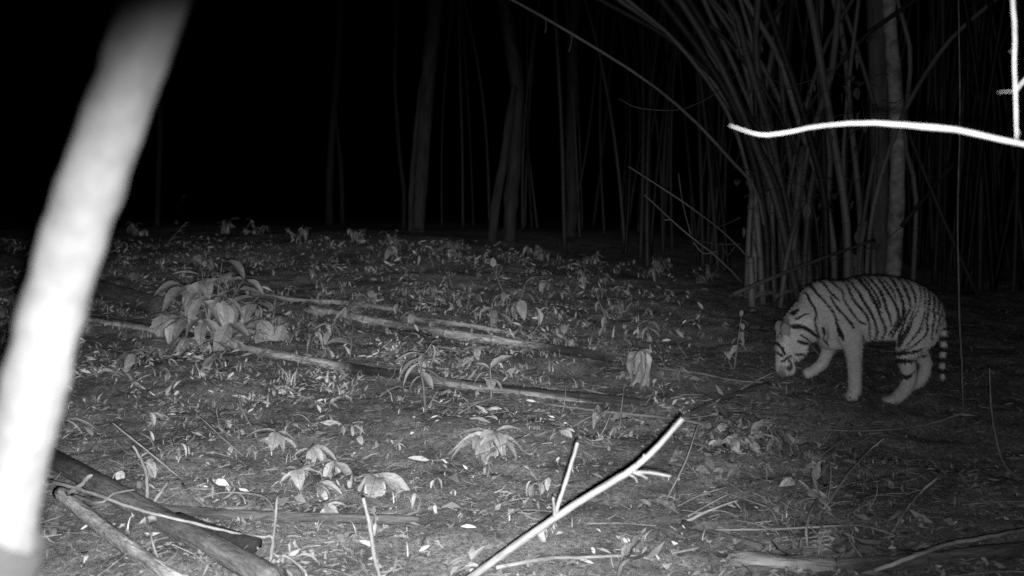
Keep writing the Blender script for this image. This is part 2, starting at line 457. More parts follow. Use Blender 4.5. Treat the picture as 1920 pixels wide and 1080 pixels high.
# ------------------------------------------------------------------ bamboo
def clump(name_label, base_px, d, culms, group='bamboo clumps', m='bamboo'):
    g = P(base_px[0], base_px[1], d); base = Vector((g.x, d, gz(g.x, d)))
    root = thing('bamboo_clump', base, name_label, 'bamboo', group)
    for i, (path, w0, w1, dd) in enumerate(culms):
        D = d + dd
        pts = []
        for k, (u, v) in enumerate(path):
            p = P(u, v, D)
            if k == 0: p = Vector((p.x, D, gz(p.x, D) - .05))
            pts.append(p)
        if pts[1].z < pts[0].z + .1: pts.pop(1)
        if path[-1][1] <= 5:                          # carries on out of the picture
            t = (pts[-1] - pts[-2]).normalized(); pts += [pts[-1] + t * 1.2, pts[-1] + t * 2.4 + Vector((0, 0, .1))]
        mb = MB(); culm_data(mb, pts, w0 * px(D) / 2, w1 * px(D) / 2, random.uniform(.24, .36))
        mm = M[m] if random.random() < .8 else M['bamboo_dark']
        link('culm', mb.mesh('culm', mm, True, base), root)
    return root, base

C = lambda x, y: (1100 + x / 1.928, y / 1.928)
main = [
 ([C(655,1060),C(650,850),C(612,620),C(535,390),C(400,170),C(262,-10)], 17, 15, 0.0),
 ([C(748,1050),C(700,720),C(612,520),C(545,360),C(440,120),C(362,-10)], 16, 14, .15),
 ([C(775,1045),C(690,750),C(600,500),C(480,230),C(330,-10)], 14, 12, -.1),
 ([C(602,1000),C(612,800),C(604,600),C(560,420),C(470,240),C(390,60),C(360,-10)], 13, 11, .3),
 ([C(578,1025),C(588,830),C(598,690)], 11, 11, .1),
 ([C(600,1010),C(594,930)], 14, 13, -.2),
 ([C(870,1000),C(862,740),C(822,560),C(790,430),C(722,220),C(640,-10)], 15, 12, .2),
 ([C(945,1000),C(940,820),C(900,540),C(862,330),C(825,100),C(800,-10)], 16, 13, 0.),
 ([C(785,900),C(800,760),C(822,620)], 12, 11, .3),
 ([C(740,980),C(762,700),C(782,530)], 15, 13, .2),
 ([C(720,1050),C(742,900),C(795,560),C(885,260),C(912,-10)], 14, 11, .35),
 ([C(960,1000),C(1000,800),C(1042,560)], 11, 9, .3),
 ([C(800,960),C(700,650),C(652,440),C(592,250),C(540,50),C(500,-10)], 14, 12, .5),
 ([C(760,1050),C(730,900),C(690,700),C(640,400),C(612,180),C(620,-10)], 13, 11, .6),
 ([C(690,1030),C(640,800),C(622,560),C(610,300),C(640,120),C(720,-10)], 12, 10, .8),
 ([C(640,1040),C(622,860),C(612,760)], 13, 13, -.1),
 ([C(680,1045),C(668,900),C(650,780),C(600,640)], 12, 11, .25),
 ([C(900,1000),C(880,800),C(760,420),C(690,200),C(570,-10)], 12, 10, .7),
 ([C(970,1000),C(930,640),C(938,400),C(972,90),C(985,-10)], 8, 7, .8),
 ([C(1010,980),C(1050,500),C(1020,320),C(960,120),C(915,-10)], 9, 8, .9),
 ([C(830,990),C(880,620),C(850,400),C(840,200),C(850,-10)], 12, 10, .9),
 ([C(700,1040),C(725,920),C(770,760)], 11, 10, -.15),
 ([C(1040,1000),C(1038,900)], 11, 10, .1),
 ([C(980,1000),C(995,860),C(1010,800)], 9, 8, .1),
 ([C(1180,1000),C(1190,700),C(1150,500),C(1170,200),C(1120,-10)], 10, 8, 1.2),
 ([C(620,1020),C(660,700),C(640,520),C(560,300),C(450,60),C(420,-10)], 11, 9, 1.0),
]
for i in range(16):
    bx = random.uniform(600, 1010); ln = random.gauss(-60, 170)
    main.append(([C(bx, 1000), C(bx + ln * .1, 760), C(bx + ln * .45 + random.uniform(-20, 20), 430), C(bx + ln * 1.1, 160), C(bx + ln * 1.8, -10)], random.uniform(8, 13), random.uniform(6, 10), random.uniform(.5, 1.6)))
root, mb0 = clump('big bamboo clump of pale leaning culms behind the head of the tiger', (1470, 560), 10.0, main)
# thin twigs in the clump
for i in range(48):
    a = P(*C(random.uniform(480, 1100), random.uniform(250, 900)), 10.0)
    e = a + Vector((random.uniform(-.6, .4), random.uniform(-.4, .3), random.uniform(-.25, .3)))
    m_ = (a + e) / 2 + Vector((0, 0, random.uniform(-.12, .05)))
    mb = MB(); q = catmull([(*a, .006), (*m_, .004), (*e, .002)], 5); tube(mb, q[:, :3], q[:, 3], 4)
    link('twig', mb.mesh('twig', M['cane_dim'], True, mb0), root)

CLUMP = (root, mb0.copy())
# background clumps share six culm meshes
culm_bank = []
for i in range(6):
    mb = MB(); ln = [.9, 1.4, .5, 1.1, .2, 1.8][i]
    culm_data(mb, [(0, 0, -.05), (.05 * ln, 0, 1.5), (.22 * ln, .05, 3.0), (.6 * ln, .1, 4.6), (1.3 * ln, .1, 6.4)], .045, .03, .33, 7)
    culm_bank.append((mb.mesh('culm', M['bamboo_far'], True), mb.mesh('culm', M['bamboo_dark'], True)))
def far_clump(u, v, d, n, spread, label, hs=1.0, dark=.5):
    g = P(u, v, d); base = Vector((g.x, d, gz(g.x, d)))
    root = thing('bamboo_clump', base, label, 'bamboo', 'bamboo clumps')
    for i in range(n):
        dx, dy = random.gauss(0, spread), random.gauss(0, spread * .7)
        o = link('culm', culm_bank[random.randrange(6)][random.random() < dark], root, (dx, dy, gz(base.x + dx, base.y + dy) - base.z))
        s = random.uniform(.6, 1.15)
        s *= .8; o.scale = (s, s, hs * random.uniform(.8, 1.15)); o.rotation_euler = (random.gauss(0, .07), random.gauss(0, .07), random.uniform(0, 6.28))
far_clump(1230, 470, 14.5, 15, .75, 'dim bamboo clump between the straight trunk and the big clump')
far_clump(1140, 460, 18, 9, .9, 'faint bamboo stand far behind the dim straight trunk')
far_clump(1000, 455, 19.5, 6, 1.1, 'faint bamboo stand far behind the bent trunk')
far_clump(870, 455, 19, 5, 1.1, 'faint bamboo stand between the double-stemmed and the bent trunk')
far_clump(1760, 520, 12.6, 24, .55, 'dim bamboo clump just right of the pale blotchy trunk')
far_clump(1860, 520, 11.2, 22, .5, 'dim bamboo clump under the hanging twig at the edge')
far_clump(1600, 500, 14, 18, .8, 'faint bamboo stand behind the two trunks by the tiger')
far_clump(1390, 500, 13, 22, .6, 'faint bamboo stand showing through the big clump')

# leaning and arching canes around the clump
def cane(name, label, pth, m='cane', group=None, node=.3):
    """pth: (u, v, depth, width px)"""
    pts = [P(u, v, d) for u, v, d, w_ in pth]; o0 = pts[0].copy()
    mb = MB(); culm_data(mb, pts, pth[0][3] * px(pth[0][2]) / 2, pth[-1][3] * px(pth[-1][2]) / 2, node)
    o = link(name, mb.mesh(name, M[m], True, o0), None, o0); return tag(o, label, 'bamboo cane' if 'cane' in name else 'pole', group)
arch = cane('arching_cane', 'long thin cane arching down from the top into the clump', [(900, -30, 9.2, 5), (970, 5, 9.2, 6), (1070, 62, 9.2, 6), (1210, 150, 9.25, 6), (1300, 225, 9.3, 6), (1370, 300, 9.5, 6), (1418, 358, 9.8, 6), (1440, 470, 10.1, 6), (1448, 555, 10.3, 6)])
for a, b in [((1022, 32), (1022, 62)), ((1072, 62), (1066, 98))]:
    mb = MB(); p, q = P(*a, 9.2), P(*b, 9.15); tube(mb, catmull([tuple(p), tuple((p + q) / 2 + Vector((.01, 0, 0))), tuple(q)], 4), [.006] * 8 + [.002], 4)
    link('shoot', mb.mesh('shoot', M['cane'], True, arch.location), arch)
cane('leaning_cane', 'dim pole leaning across the foot of the big bamboo clump', [(1375, 552, 9.1, 9), (1450, 520, 9.2, 9), (1540, 485, 9.4, 7), (1640, 450, 9.8, 5)], 'cane_dim')
cane('leaning_cane', 'short slanting cane right of the pale blotchy trunk', [(1690, 425, 10.6, 9), (1735, 370, 10.6, 9), (1790, 305, 10.7, 8)], 'bamboo_dark')
cane('leaning_cane', 'long dark cane slanting down toward the rump of the tiger', [(1700, 240, 10.4, 8), (1760, 390, 10.2, 8), (1835, 560, 10.2, 8)], 'bamboo_dark')
def brush(label, paths, d, m='cane_dim'):
    return stick_thing('dead_branch', label, 'branch', [[(P(u, v, d), w_ * px(d) / 2) for u, v, w_ in p] for p in paths], M[m], 'dead branches around the bamboo', 5, .2)
brush('thin drooping dead branch in the dark before the big clump', [[(1178, 312, 2.5), (1260, 365, 3), (1350, 430, 3), (1405, 485, 3.5)], [(1272, 325, 2), (1280, 380, 2), (1295, 440, 3)]], 9.0)
brush('second thin dead branch reaching down to the foot of the clump', [[(1208, 365, 2.5), (1290, 440, 3), (1340, 478, 3.5), (1392, 530, 4)], [(1300, 455, 2), (1320, 475, 2.5), (1345, 470, 2)], [(1245, 412, 2), (1260, 412, 2)]], 8.8)
brush('hair-thin twig sagging across in front of the leaning culms', [[(1160, 185, 1.5), (1200, 203, 2), (1270, 206, 2), (1320, 188, 2), (1350, 168, 2)]], 9.4)

# ------------------------------------------------------------------ fallen logs and poles on the ground
def lay(name, label, ends, wpx, m, sides=10, rough=.12, nodes=False, sink=.35, bend=(), group='fallen poles and logs', lift=(0, 0), taper=1., tone_noise=.25, seed=1, depth_ends=None):
    """a pole lying on the ground between photo points (u, v)"""
    A = [G(u, v) for u, v in ends]
    pts = []
    ra = wpx * px(A[0].y) / 2; rb = wpx * px(A[-1].y) / 2
    R = (ra + rb) / 2
    for k, p in enumerate(A):
        t = k / (len(A) - 1)
        pts.append((p.x, p.y, p.z + R * (1 - sink) + lift[0] * (1 - t) + lift[1] * t))
    o0 = Vector(pts[0])
    mb = MB()
    if nodes: culm_data(mb, pts, R, R * taper, .42, 12, 1.5, .16, seed)
    else:
        a = catmull(pts, 10); a, q, L = resample(a, .05)
        tone = [[max(.15, 1 + tone_noise * 3 * mnoise.noise(Vector((s * 1.8 + seed * 7, seed + .5 * math.cos(6.283 * k / sides), .5 * math.sin(6.283 * k / sides))))) for k in range(sides)] for s in q]
        tube(mb, a, np.linspace(R, R * taper, len(a)), sides, rough, tone, seed)
    o = link(name, mb.mesh(name, M[m], True, o0), None, o0)
    return tag(o, label, 'log' if 'log' in name else 'pole', group)
lay('fallen_pole', 'longest fallen bamboo pole with dark gaps, crossing the middle', [(120, 597), (300, 625), (520, 672), (760, 712), (1000, 742), (1225, 762)], 22, 'log', nodes=True, taper=.7, sink=.55)
lay('fallen_pole', 'shorter pale fallen pole above and parallel to the longest one', [(578, 588), (760, 622), (960, 652), (1165, 682)], 19, 'log', nodes=True, taper=.85, sink=.1, seed=2)
lay('fallen_pole', 'thin half-buried pole behind the shorter pale pole', [(760, 598), (860, 610), (965, 628)], 9, 'log', sink=.5)
lay('fallen_pole', 'thin half-buried pole just behind the big-leaved shrub', [(470, 552), (560, 566), (640, 570), (740, 583)], 10, 'log', sink=.6)
lay('fallen_log', 'thick smooth grey log at the bottom beside the blurred pole', [(95, 872), (200, 932), (330, 1006), (520, 1110)], 42, 'log_dark', 14, .05, sink=.15, tone_noise=.5, seed=3)
lay('fallen_log', 'paler log with a cut end, nearest the corner under the blurred pole', [(112, 935), (180, 992), (250, 1047), (335, 1110)], 30, 'log', 14, .06, sink=.05, seed=4, tone_noise=.15)
lay('fallen_log', 'dark damp pole lying straight behind the upright stick', [(170, 945), (360, 965), (560, 975), (785, 982)], 20, 'log_dark', 10, .1, sink=.45, seed=5)
lay('fallen_log', 'short charred log poking out from under the thick grey log', [(330, 985), (400, 1010), (482, 1035)], 30, 'char', 10, .15, sink=.2, seed=6)
lay('fallen_log', 'dark log behind the blurred pole and before the big-leaved shrub', [(110, 535), (200, 560), (300, 588)], 36, 'log_dark', 10, .12, sink=.3, seed=7)
lay('fallen_log', 'dark narrow log below the longest pole near the blurred pole', [(150, 648), (220, 672), (310, 695)], 16, 'log_dark', 10, .12, sink=.4, seed=8)
lay('fallen_log', 'grey log at the edge of the picture behind the blurred pole', [(-60, 480), (20, 508), (75, 525)], 34, 'log_dark', 10, .12, sink=.2, seed=9)
lay('fallen_log', 'dark log standing in for a shadow between the forked stick and the tiger', [(1285, 782), (1350, 752), (1440, 722)], 14, 'log_dark', 9, .3, sink=1.0, seed=10)  # added: a shadow band on the soil drawn as a sunken dark log
wlog = lay('fallen_log', 'weathered pale log with flaking bark at the bottom edge', [(1372, 1058), (1450, 1062), (1560, 1066), (1640, 1078)], 34, 'log_pale', 18, .5, sink=.7, seed=11, tone_noise=.3)
lay('fallen_log', 'dim long log running along the bottom corner', [(1570, 1070), (1700, 1062), (1830, 1048), (1980, 1030)], 30, 'log_dark', 12, .1, sink=.45, seed=12)
lay('fallen_log', 'low curved log leading up to the weathered pale log', [(1280, 985), (1340, 1005), (1430, 1030)], 16, 'log_dark', 9, .12, sink=.5, seed=13)
lay('fallen_pole', 'short bamboo piece on top of the litter mound', [(1440, 818), (1488, 828)], 15, 'log_dark', 9, .06, sink=-.6, seed=14)
lay('fallen_pole', 'slim split piece sticking out behind the litter mound', [(1420, 782), (1480, 788)], 7, 'log_dark', 7, .06, sink=.2, seed=15)
lay('fallen_pole', 'slim bamboo piece lying in front of the litter mound', [(1500, 850), (1535, 862), (1570, 880)], 8, 'log', 7, .06, sink=.1, seed=16)
lay('fallen_pole', 'grey bark strip lying near the tip of the forked stick', [(1140, 815), (1175, 808), (1215, 800)], 12, 'log_dark', 8, .3, sink=1.0, seed=17)

for i in range(16):                              # curled flakes of bark still clinging to the weathered log
    mb = MB(); L, W_ = random.uniform(.04, .11), random.uniform(.012, .03); n_ = 5; v = []
    for a_ in range(n_):
        for b_ in range(4):
            t, q = a_ / (n_ - 1) - .5, b_ / 3 - .5
            v.append((t * L, q * W_ * (1 - 1.6 * t * t), .012 * (4 * q * q) * random.uniform(.5, 1) + .018 * t * t * 4 * random.uniform(.3, 1)))
    mb.add(v, [(a_ * 4 + b_, a_ * 4 + b_ + 1, a_ * 4 + b_ + 5, a_ * 4 + b_ + 4) for a_ in range(n_ - 1) for b_ in range(3)])
    q = G(random.uniform(1380, 1630), random.uniform(1046, 1066)); o = link('bark_flake', mb.mesh('bark_flake', M['leaf_dry'], True), wlog)
    o.location = q + Vector((0, .02, random.uniform(.03, .05))) - wlog.location; o.rotation_euler = (random.gauss(.5, .4), random.gauss(0, .3), random.gauss(0, .5))

# ------------------------------------------------------------------ near things: blurred pole, bright branch, forked stick
def near_pole():
    z = .9
    ax = [(420, -330), (352, -170), (292, 0), (240, 150), (188, 300), (138, 450), (94, 600), (60, 740), (30, 870), (8, 1000), (-4, 1090), (-15, 1300), (-20, 1700)]
    pts = [P(u, v, z) for u, v in ax]
    top = pts[0] + (pts[0] - pts[1]).normalized() * 1.2
    foot = Vector((pts[-1].x - .02, z + .03, gz(pts[-1].x, z) - .05))
    allp = [top] + pts + [foot]
    base = foot + Vector((0, 0, .05))
    root = thing('sapling', base, 'blurred bright leaning sapling pole close to the lens', 'sapling')
    mb = MB(); a = catmull([tuple(p) for p in allp], 8)
    rr = np.array([57 * px(z) * (1 + .025 * math.sin(i * .31 + 1) + .015 * math.sin(i * .93)) for i in range(len(a))])
    tube(mb, a, rr, 24, .08, None, 3)
    link('trunk', mb.mesh('trunk', M['pole_bark'], True, base), root)
    # added dark sleeve, slanting rim: stands in for shade below the flash beam
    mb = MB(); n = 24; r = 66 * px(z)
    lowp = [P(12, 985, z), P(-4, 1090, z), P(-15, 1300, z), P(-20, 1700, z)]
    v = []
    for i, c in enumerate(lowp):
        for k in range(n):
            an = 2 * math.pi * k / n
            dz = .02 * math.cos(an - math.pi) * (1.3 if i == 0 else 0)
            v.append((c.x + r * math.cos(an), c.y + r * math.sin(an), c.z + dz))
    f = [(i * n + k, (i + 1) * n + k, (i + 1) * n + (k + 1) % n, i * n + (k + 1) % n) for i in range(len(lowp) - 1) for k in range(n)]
    mb.add(v, f); link('shade_sleeve', mb.mesh('shade_sleeve', M['beam_edge_shade'], True, base), root)
near_pole()

def npath(pts, d, k=.31): return [(P(u, v, d if len(r) < 1 else r[0]), w_ * px(d) * k) for u, v, w_, *r in pts]
BD = 1.75
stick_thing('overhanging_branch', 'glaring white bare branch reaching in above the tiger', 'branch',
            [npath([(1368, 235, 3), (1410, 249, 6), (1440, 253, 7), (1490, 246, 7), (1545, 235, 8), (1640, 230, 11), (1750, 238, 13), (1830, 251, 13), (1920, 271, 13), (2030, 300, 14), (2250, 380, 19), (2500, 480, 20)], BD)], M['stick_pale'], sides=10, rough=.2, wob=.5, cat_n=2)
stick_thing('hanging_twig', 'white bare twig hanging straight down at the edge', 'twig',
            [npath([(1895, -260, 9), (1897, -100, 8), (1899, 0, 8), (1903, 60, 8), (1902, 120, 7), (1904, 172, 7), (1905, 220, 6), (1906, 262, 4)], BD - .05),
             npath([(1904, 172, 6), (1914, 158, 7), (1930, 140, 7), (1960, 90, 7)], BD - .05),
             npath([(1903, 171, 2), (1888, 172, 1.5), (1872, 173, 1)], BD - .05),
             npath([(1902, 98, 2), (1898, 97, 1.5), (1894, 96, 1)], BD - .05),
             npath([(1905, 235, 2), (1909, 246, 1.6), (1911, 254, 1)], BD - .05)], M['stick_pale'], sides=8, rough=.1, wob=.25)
# forked stick: foot in the soil below the frame, leaning towards the lens
fs = [(780, 1160, 22, 3.05), (880, 1085, 21, 2.98), (1035, 975, 20, 2.85), (1120, 920, 18, 2.78), (1185, 880, 18, 2.72), (1235, 835, 15, 2.68), (1280, 785, 13, 2.64)]
def fp(l): return [(P(u, v, d), w_ * px(d) * .35) for u, v, w_, d in l]
foot = G(760, 1175)
stick_thing('forked_stick', 'bright bare forked stick slanting up in front', 'stick',
            [[(Vector((foot.x, foot.y, foot.z - .03)), .018)] + fp(fs),
             fp([(1038, 972, 12, 2.85), (1055, 920, 11, 2.83), (1068, 880, 10, 2.81), (1083, 830, 9, 2.79)]),
             fp([(1040, 970, 9, 2.84), (1039, 950, 7, 2.82), (1037, 933, 5, 2.8)]),
             fp([(1186, 886, 10, 2.71), (1215, 886, 8, 2.69), (1258, 893, 6, 2.67)]),
             fp([(1188, 886, 7, 2.70), (1200, 890, 6, 2.69), (1214, 897, 4, 2.67)]),
             fp([(1192, 872, 7, 2.70), (1203, 862, 6, 2.69), (1208, 852, 4, 2.68)]),
             fp([(1180, 890, 6, 2.71), (1190, 895, 5, 2.70), (1195, 905, 3, 2.69)])], M['stick_fork'], sides=9, rough=.16, seed=4, wob=.22)
stick_thing('upright_stick', 'thin pale stick standing straight up at the bottom', 'stick',
            [[(Vector((G(722, 1160).x, G(722, 1160).y, G(722, 1160).z - .03)), .012)] + fp([(712, 1085, 11, 3.05), (702, 1045, 11, 3.02), (694, 990, 10, 3.0), (681, 934, 8, 2.97)])], M['stick_fork'], sides=8, rough=.15, seed=8, wob=.2)

# ------------------------------------------------------------------ loose sticks and twigs by photo points (u, v, height above ground in m, width px)
def gp(u, v, h):
    """a point seen at (u, v) that floats h above the ground"""
    r = ray_dir(u, v); r = r / r.y; d = 1.5
    while d < 40:
        p = Vector((0, 0, H)) + r * d
        if p.z < gz(p.x, p.y) + h: break
        d += .01
    return p
def loose(label, paths, m='stick_dim', name='stick', cat='stick', group='loose sticks on the ground', sides=6):
    return stick_thing(name, label, cat, [[(gp(u, v, h), w_ * px(gp(u, v, h).y) / 2) for u, v, h, w_ in p] for p in paths], M[m], group, sides, .2, random.randint(1, 50))
loose('long thin pale stick lying over the two big logs', [[(90, 900, .12, 7), (180, 927, .15, 7), (270, 958, .14, 6), (380, 985, .08, 6), (470, 1005, .05, 5), (500, 1007, .04, 5)], [(472, 1005, .05, 5), (480, 1020, .03, 4), (484, 1030, .02, 3)]], 'stick')
loose('crooked twig crossing the long thin pale stick', [[(135, 927, .12, 6), (185, 943, .14, 6), (215, 925, .15, 6), (252, 918, .16, 4)]], 'stick_dim')
loose('knobbly stub sticking up behind the paler log', [[(128, 925, .1, 12), (148, 912, .14, 10), (165, 895, .19, 8), (172, 890, .2, 7)]], 'stick')
loose('bent bare stick standing behind the thick grey log', [[(275, 935, .0, 7), (276, 900, .06, 7), (268, 870, .12, 6), (258, 850, .16, 5), (249, 835, .19, 4)]], 'stick')
loose('short thick twig leaning in the soil right of the bent bare stick', [[(288, 943, 0, 7), (300, 925, .03, 7), (315, 903, .06, 5)]], 'stick')
loose('thin twig hanging over the front of the thick grey log', [[(273, 958, .12, 5), (280, 995, .1, 5), (293, 1040, .04, 5)], [(293, 1040, .04, 3), (308, 1036, .03, 3), (322, 1034, .02, 2)]], 'stick_dim')
loose('upright twig with side shoots at the end of the long pale stick', [[(506, 1060, 0, 8), (511, 1020, .04, 7), (515, 985, .08, 6), (520, 930, .16, 4)], [(512, 1010, .05, 5), (506, 1005, .05, 4), (500, 1006, .05, 4)], [(518, 965, .1, 4), (500, 935, .1, 4), (470, 926, .09, 4), (415, 924, .06, 3), (365, 938, .0, 4)]], 'stick')
loose('pale kinked root at the bottom below the upright twig', [[(490, 1075, .02, 12), (508, 1060, .04, 12), (515, 1050, .06, 8)], [(520, 1055, .03, 7), (533, 1042, .04, 6), (568, 1066, .02, 6), (575, 1080, .01, 5)]], 'stick')
loose('short broken twig pair left of the upright twig', [[(342, 908, .0, 6), (362, 928, .03, 6), (385, 950, .02, 6)]], 'stick_dim')
loose('short stick leaning left of the seedling patch', [[(565, 865, .06, 3), (590, 910, .03, 4), (620, 970, .0, 5)]], 'stick_dim')
loose('long thin cane curving over the mound to the forked stick', [[(1020, 757, .05, 4), (1120, 770, .05, 5), (1220, 780, .05, 6), (1300, 792, .06, 6), (1380, 812, .06, 5)], [(1180, 774, .05, 4), (1220, 762, .06, 4), (1250, 754, .07, 3)], [(1188, 772, .05, 3), (1184, 755, .07, 3)]], 'stick_dim')
loose('very long thin curved cane under the paws of the tiger', [[(1490, 817, .03, 4), (1530, 806, .04, 4), (1620, 808, .04, 4), (1720, 800, .05, 5), (1790, 780, .08, 5), (1822, 764, .1, 5)]], 'stick_dim')
loose('stick propped on the mound, thick at its foot', [[(1325, 830, .04, 5), (1335, 805, .06, 5), (1350, 775, .1, 4)]], 'stick_dim')
loose('long straight stick slanting up from the twig tangle', [[(1545, 955, .02, 6), (1590, 890, .1, 6), (1630, 845, .16, 5), (1658, 822, .2, 4)], [(1645, 836, .18, 3), (1652, 830, .17, 3)]], 'stick')
loose('curved stick bending over the twig tangle', [[(1558, 957, .04, 5), (1530, 930, .08, 6), (1510, 910, .1, 6), (1498, 900, .12, 5)]], 'stick')
loose('bowed twig rising from beside the fern', [[(1516, 1030, 0, 6), (1512, 995, .05, 6), (1520, 960, .09, 6), (1535, 930, .12, 5), (1526, 900, .16, 4), (1522, 880, .19, 3)]], 'stick_dim')
loose('second bowed twig behind the fern', [[(1535, 1035, .0, 6), (1537, 1000, .05, 6), (1545, 965, .08, 5), (1552, 955, .1, 4)]], 'stick_dim')
loose('straight stick slanting up right of the twig tangle', [[(1670, 1003, .0, 4), (1700, 955, .07, 5), (1730, 920, .12, 5), (1757, 896, .17, 5)], [(1712, 945, .09, 3), (1704, 930, .1, 3)]], 'stick_dim')
loose('very long branch lying above the bottom corner', [[(1640, 1070, .1, 9), (1720, 1040, .14, 10), (1780, 1020, .15, 9), (1850, 1008, .15, 8), (1940, 990, .16, 7)], [(1722, 1038, .14, 5), (1690, 1034, .1, 5), (1655, 1050, .03, 4)], [(1732, 1036, .13, 5), (1745, 1055, .08, 5), (1752, 1080, .02, 5)]], 'stick_dim')
loose('long twig lying across behind the fern', [[(1340, 993, .03, 4), (1440, 993, .04, 4), (1530, 988, .05, 5), (1620, 986, .06, 4), (1680, 1005, .03, 3)]], 'stick_dim')
loose('slanting twig behind the curled pale leaf', [[(1278, 982, .0, 6), (1330, 958, .06, 6), (1382, 938, .11, 4)], [(1378, 940, .1, 4), (1390, 955, .06, 3), (1400, 963, .02, 3)]], 'stick_dim')
loose('short twig parallel to the slanting twig behind the leaf', [[(1290, 968, .02, 4), (1330, 945, .05, 4), (1368, 925, .08, 3)]], 'stick_dim')
loose('small twig lying left of the weathered log', [[(1260, 1038, .01, 5), (1310, 1027, .02, 5)]], 'stick_dim')
loose('long flat root running behind the foot of the forked stick', [[(930, 1065, .03, 9), (1010, 1050, .02, 8), (1100, 1045, .02, 7), (1180, 1042, .02, 6), (1230, 1050, .0, 6)]], 'stick_dim')
loose('crooked root end at the bottom right of the flat root', [[(1160, 1080, .0, 10), (1165, 1062, .04, 10), (1178, 1050, .05, 8), (1200, 1044, .03, 6), (1230, 1032, .0, 5)]], 'stick_dim')
loose('small slanting stick stuck upright before the shorter pale pole', [[(1104, 652, .0, 5), (1110, 630, .08, 5), (1116, 605, .16, 4)]], 'stick_dim')
loose('thin stick lying down from the shorter pole to the longest', [[(1040, 678, .04, 4), (1060, 698, .03, 4), (1085, 722, .0, 4)]], 'stick_dim')
loose('thin straight twig lying near the end of the longest pole', [[(1087, 728, .01, 4), (1145, 742, .01, 4)]], 'stick_dim')
loose('stub of cane leaning on the longest pole', [[(873, 715, .02, 6), (885, 703, .07, 6), (893, 693, .1, 5)]], 'stick')
loose('thin straight stem upright before the shorter pale pole', [[(656, 672, .0, 3), (659, 640, .12, 3), (662, 606, .24, 2)]], 'stick_dim')
def vine(label, pth, d): return stick_thing('vine', label, 'vine', [[(P(u, v, d), w_ * px(d) / 2) for u, v, w_ in pth]], M['stick_dim'], None, 6, .2, 5)
vine('thin vine stem rising straight right of the tail of the tiger', [(1806, 775, 4), (1803, 680, 4), (1799, 600, 4), (1797, 500, 3.5), (1796, 380, 3), (1800, 200, 3), (1796, -60, 3)], G(1806, 768).y)
vine('wiry vine drooping near the picture edge below the hanging twig', [(1855, 690, 3), (1860, 780, 4), (1875, 850, 5), (1895, 885, 5), (1930, 905, 5)], G(1930, 900).y)
loose('broken stub standing in the dark above the grassy band', [[(330, 420, .0, 6), (336, 395, .2, 6), (345, 365, .45, 4)]], 'stick_dim')
loose('thin straight stick pointing down by the muzzle of the tiger', [[(1475, 738, .03, 3), (1474, 722, .08, 3)]], 'stick')
loose('small straight twig in the soil in front of the forepaw', [[(1487, 737, .0, 4), (1520, 751, .0, 4)]], 'stick')
loose('slim cane lying from the dead leaf clump to the muzzle', [[(1235, 690, .04, 4), (1310, 700, .03, 4), (1370, 712, .02, 4), (1430, 717, .02, 4)]], 'stick_dim')
# smaller anonymous twigs, many of them in the tangle below the tiger
for i in range(200):
    x, y = random.uniform(-2.6, 3.4), random.uniform(3.3, 8)
    if i > 90:
        q = G(random.gauss(1560, 120), random.gauss(940, 50)); x, y = q.x, q.y
    L = random.uniform(.08, .4) * (.7 if i > 90 else 1); a = random.uniform(0, 6.28); tilt = random.uniform(0, .35) if random.random() < .6 else random.uniform(.3, 1.1)
    p0 = Vector((x, y, gz(x, y) + .004))
    dv = Vector((math.cos(a) * math.cos(tilt), math.sin(a) * math.cos(tilt), math.sin(tilt)))
    p1 = p0 + dv * L * .5 + Vector((random.uniform(-.02, .02), random.uniform(-.02, .02), random.uniform(0, .02))); p2 = p0 + dv * L
    r = random.uniform(.0025, .006) * (.6 if i > 90 else 1)
    stick_thing('twig', ('short' if L < .2 else 'longer') + (' flat' if tilt < .2 else ' slanting' if tilt < .5 else ' upright') + ' loose twig ' + where(x, y), 'twig', [[(p0, r), (p1, r * .9), (p2, r * .5)]], M['stick' if random.random() < .3 else 'stick_dim'], 'small loose twigs in the litter', 4, .1, i, cat_n=3)

# ------------------------------------------------------------------ leaves and plants
def leaf_mesh(name, W=.3, fold=.12, droop=.25, m='leaf', n=6, peak=.45, tip=1.0, wave=0.0, twist=0.):
    v = []; f = []
    for i in range(n + 1):
        t = i / n
        q = t ** (math.log(.5) / math.log(peak))
        wd = W * max(0, math.sin(math.pi * q)) ** (.8 if tip <= 1 else tip)
        if 0 < i < n: wd = max(wd, .015)
        z = -droop * t * t; x = t * (1 - .3 * droop * t)
        tw = twist * t
        for s in (-1, -.5, 0, .5, 1):
            yy = wd * s; zz = abs(s) * wd * fold * 2 + wave * wd * math.sin(t * 14 + s * 2)
            v.append((x, yy * math.cos(tw) - zz * math.sin(tw), z + zz * math.cos(tw) + yy * math.sin(tw)))
    for i in range(n):
        for k in range(4):
            a = i * 5 + k; f.append((a, a + 5, a + 6, a + 1))
    mb = MB(); mb.add(v, f); return mb.mesh(name, M[m], True)
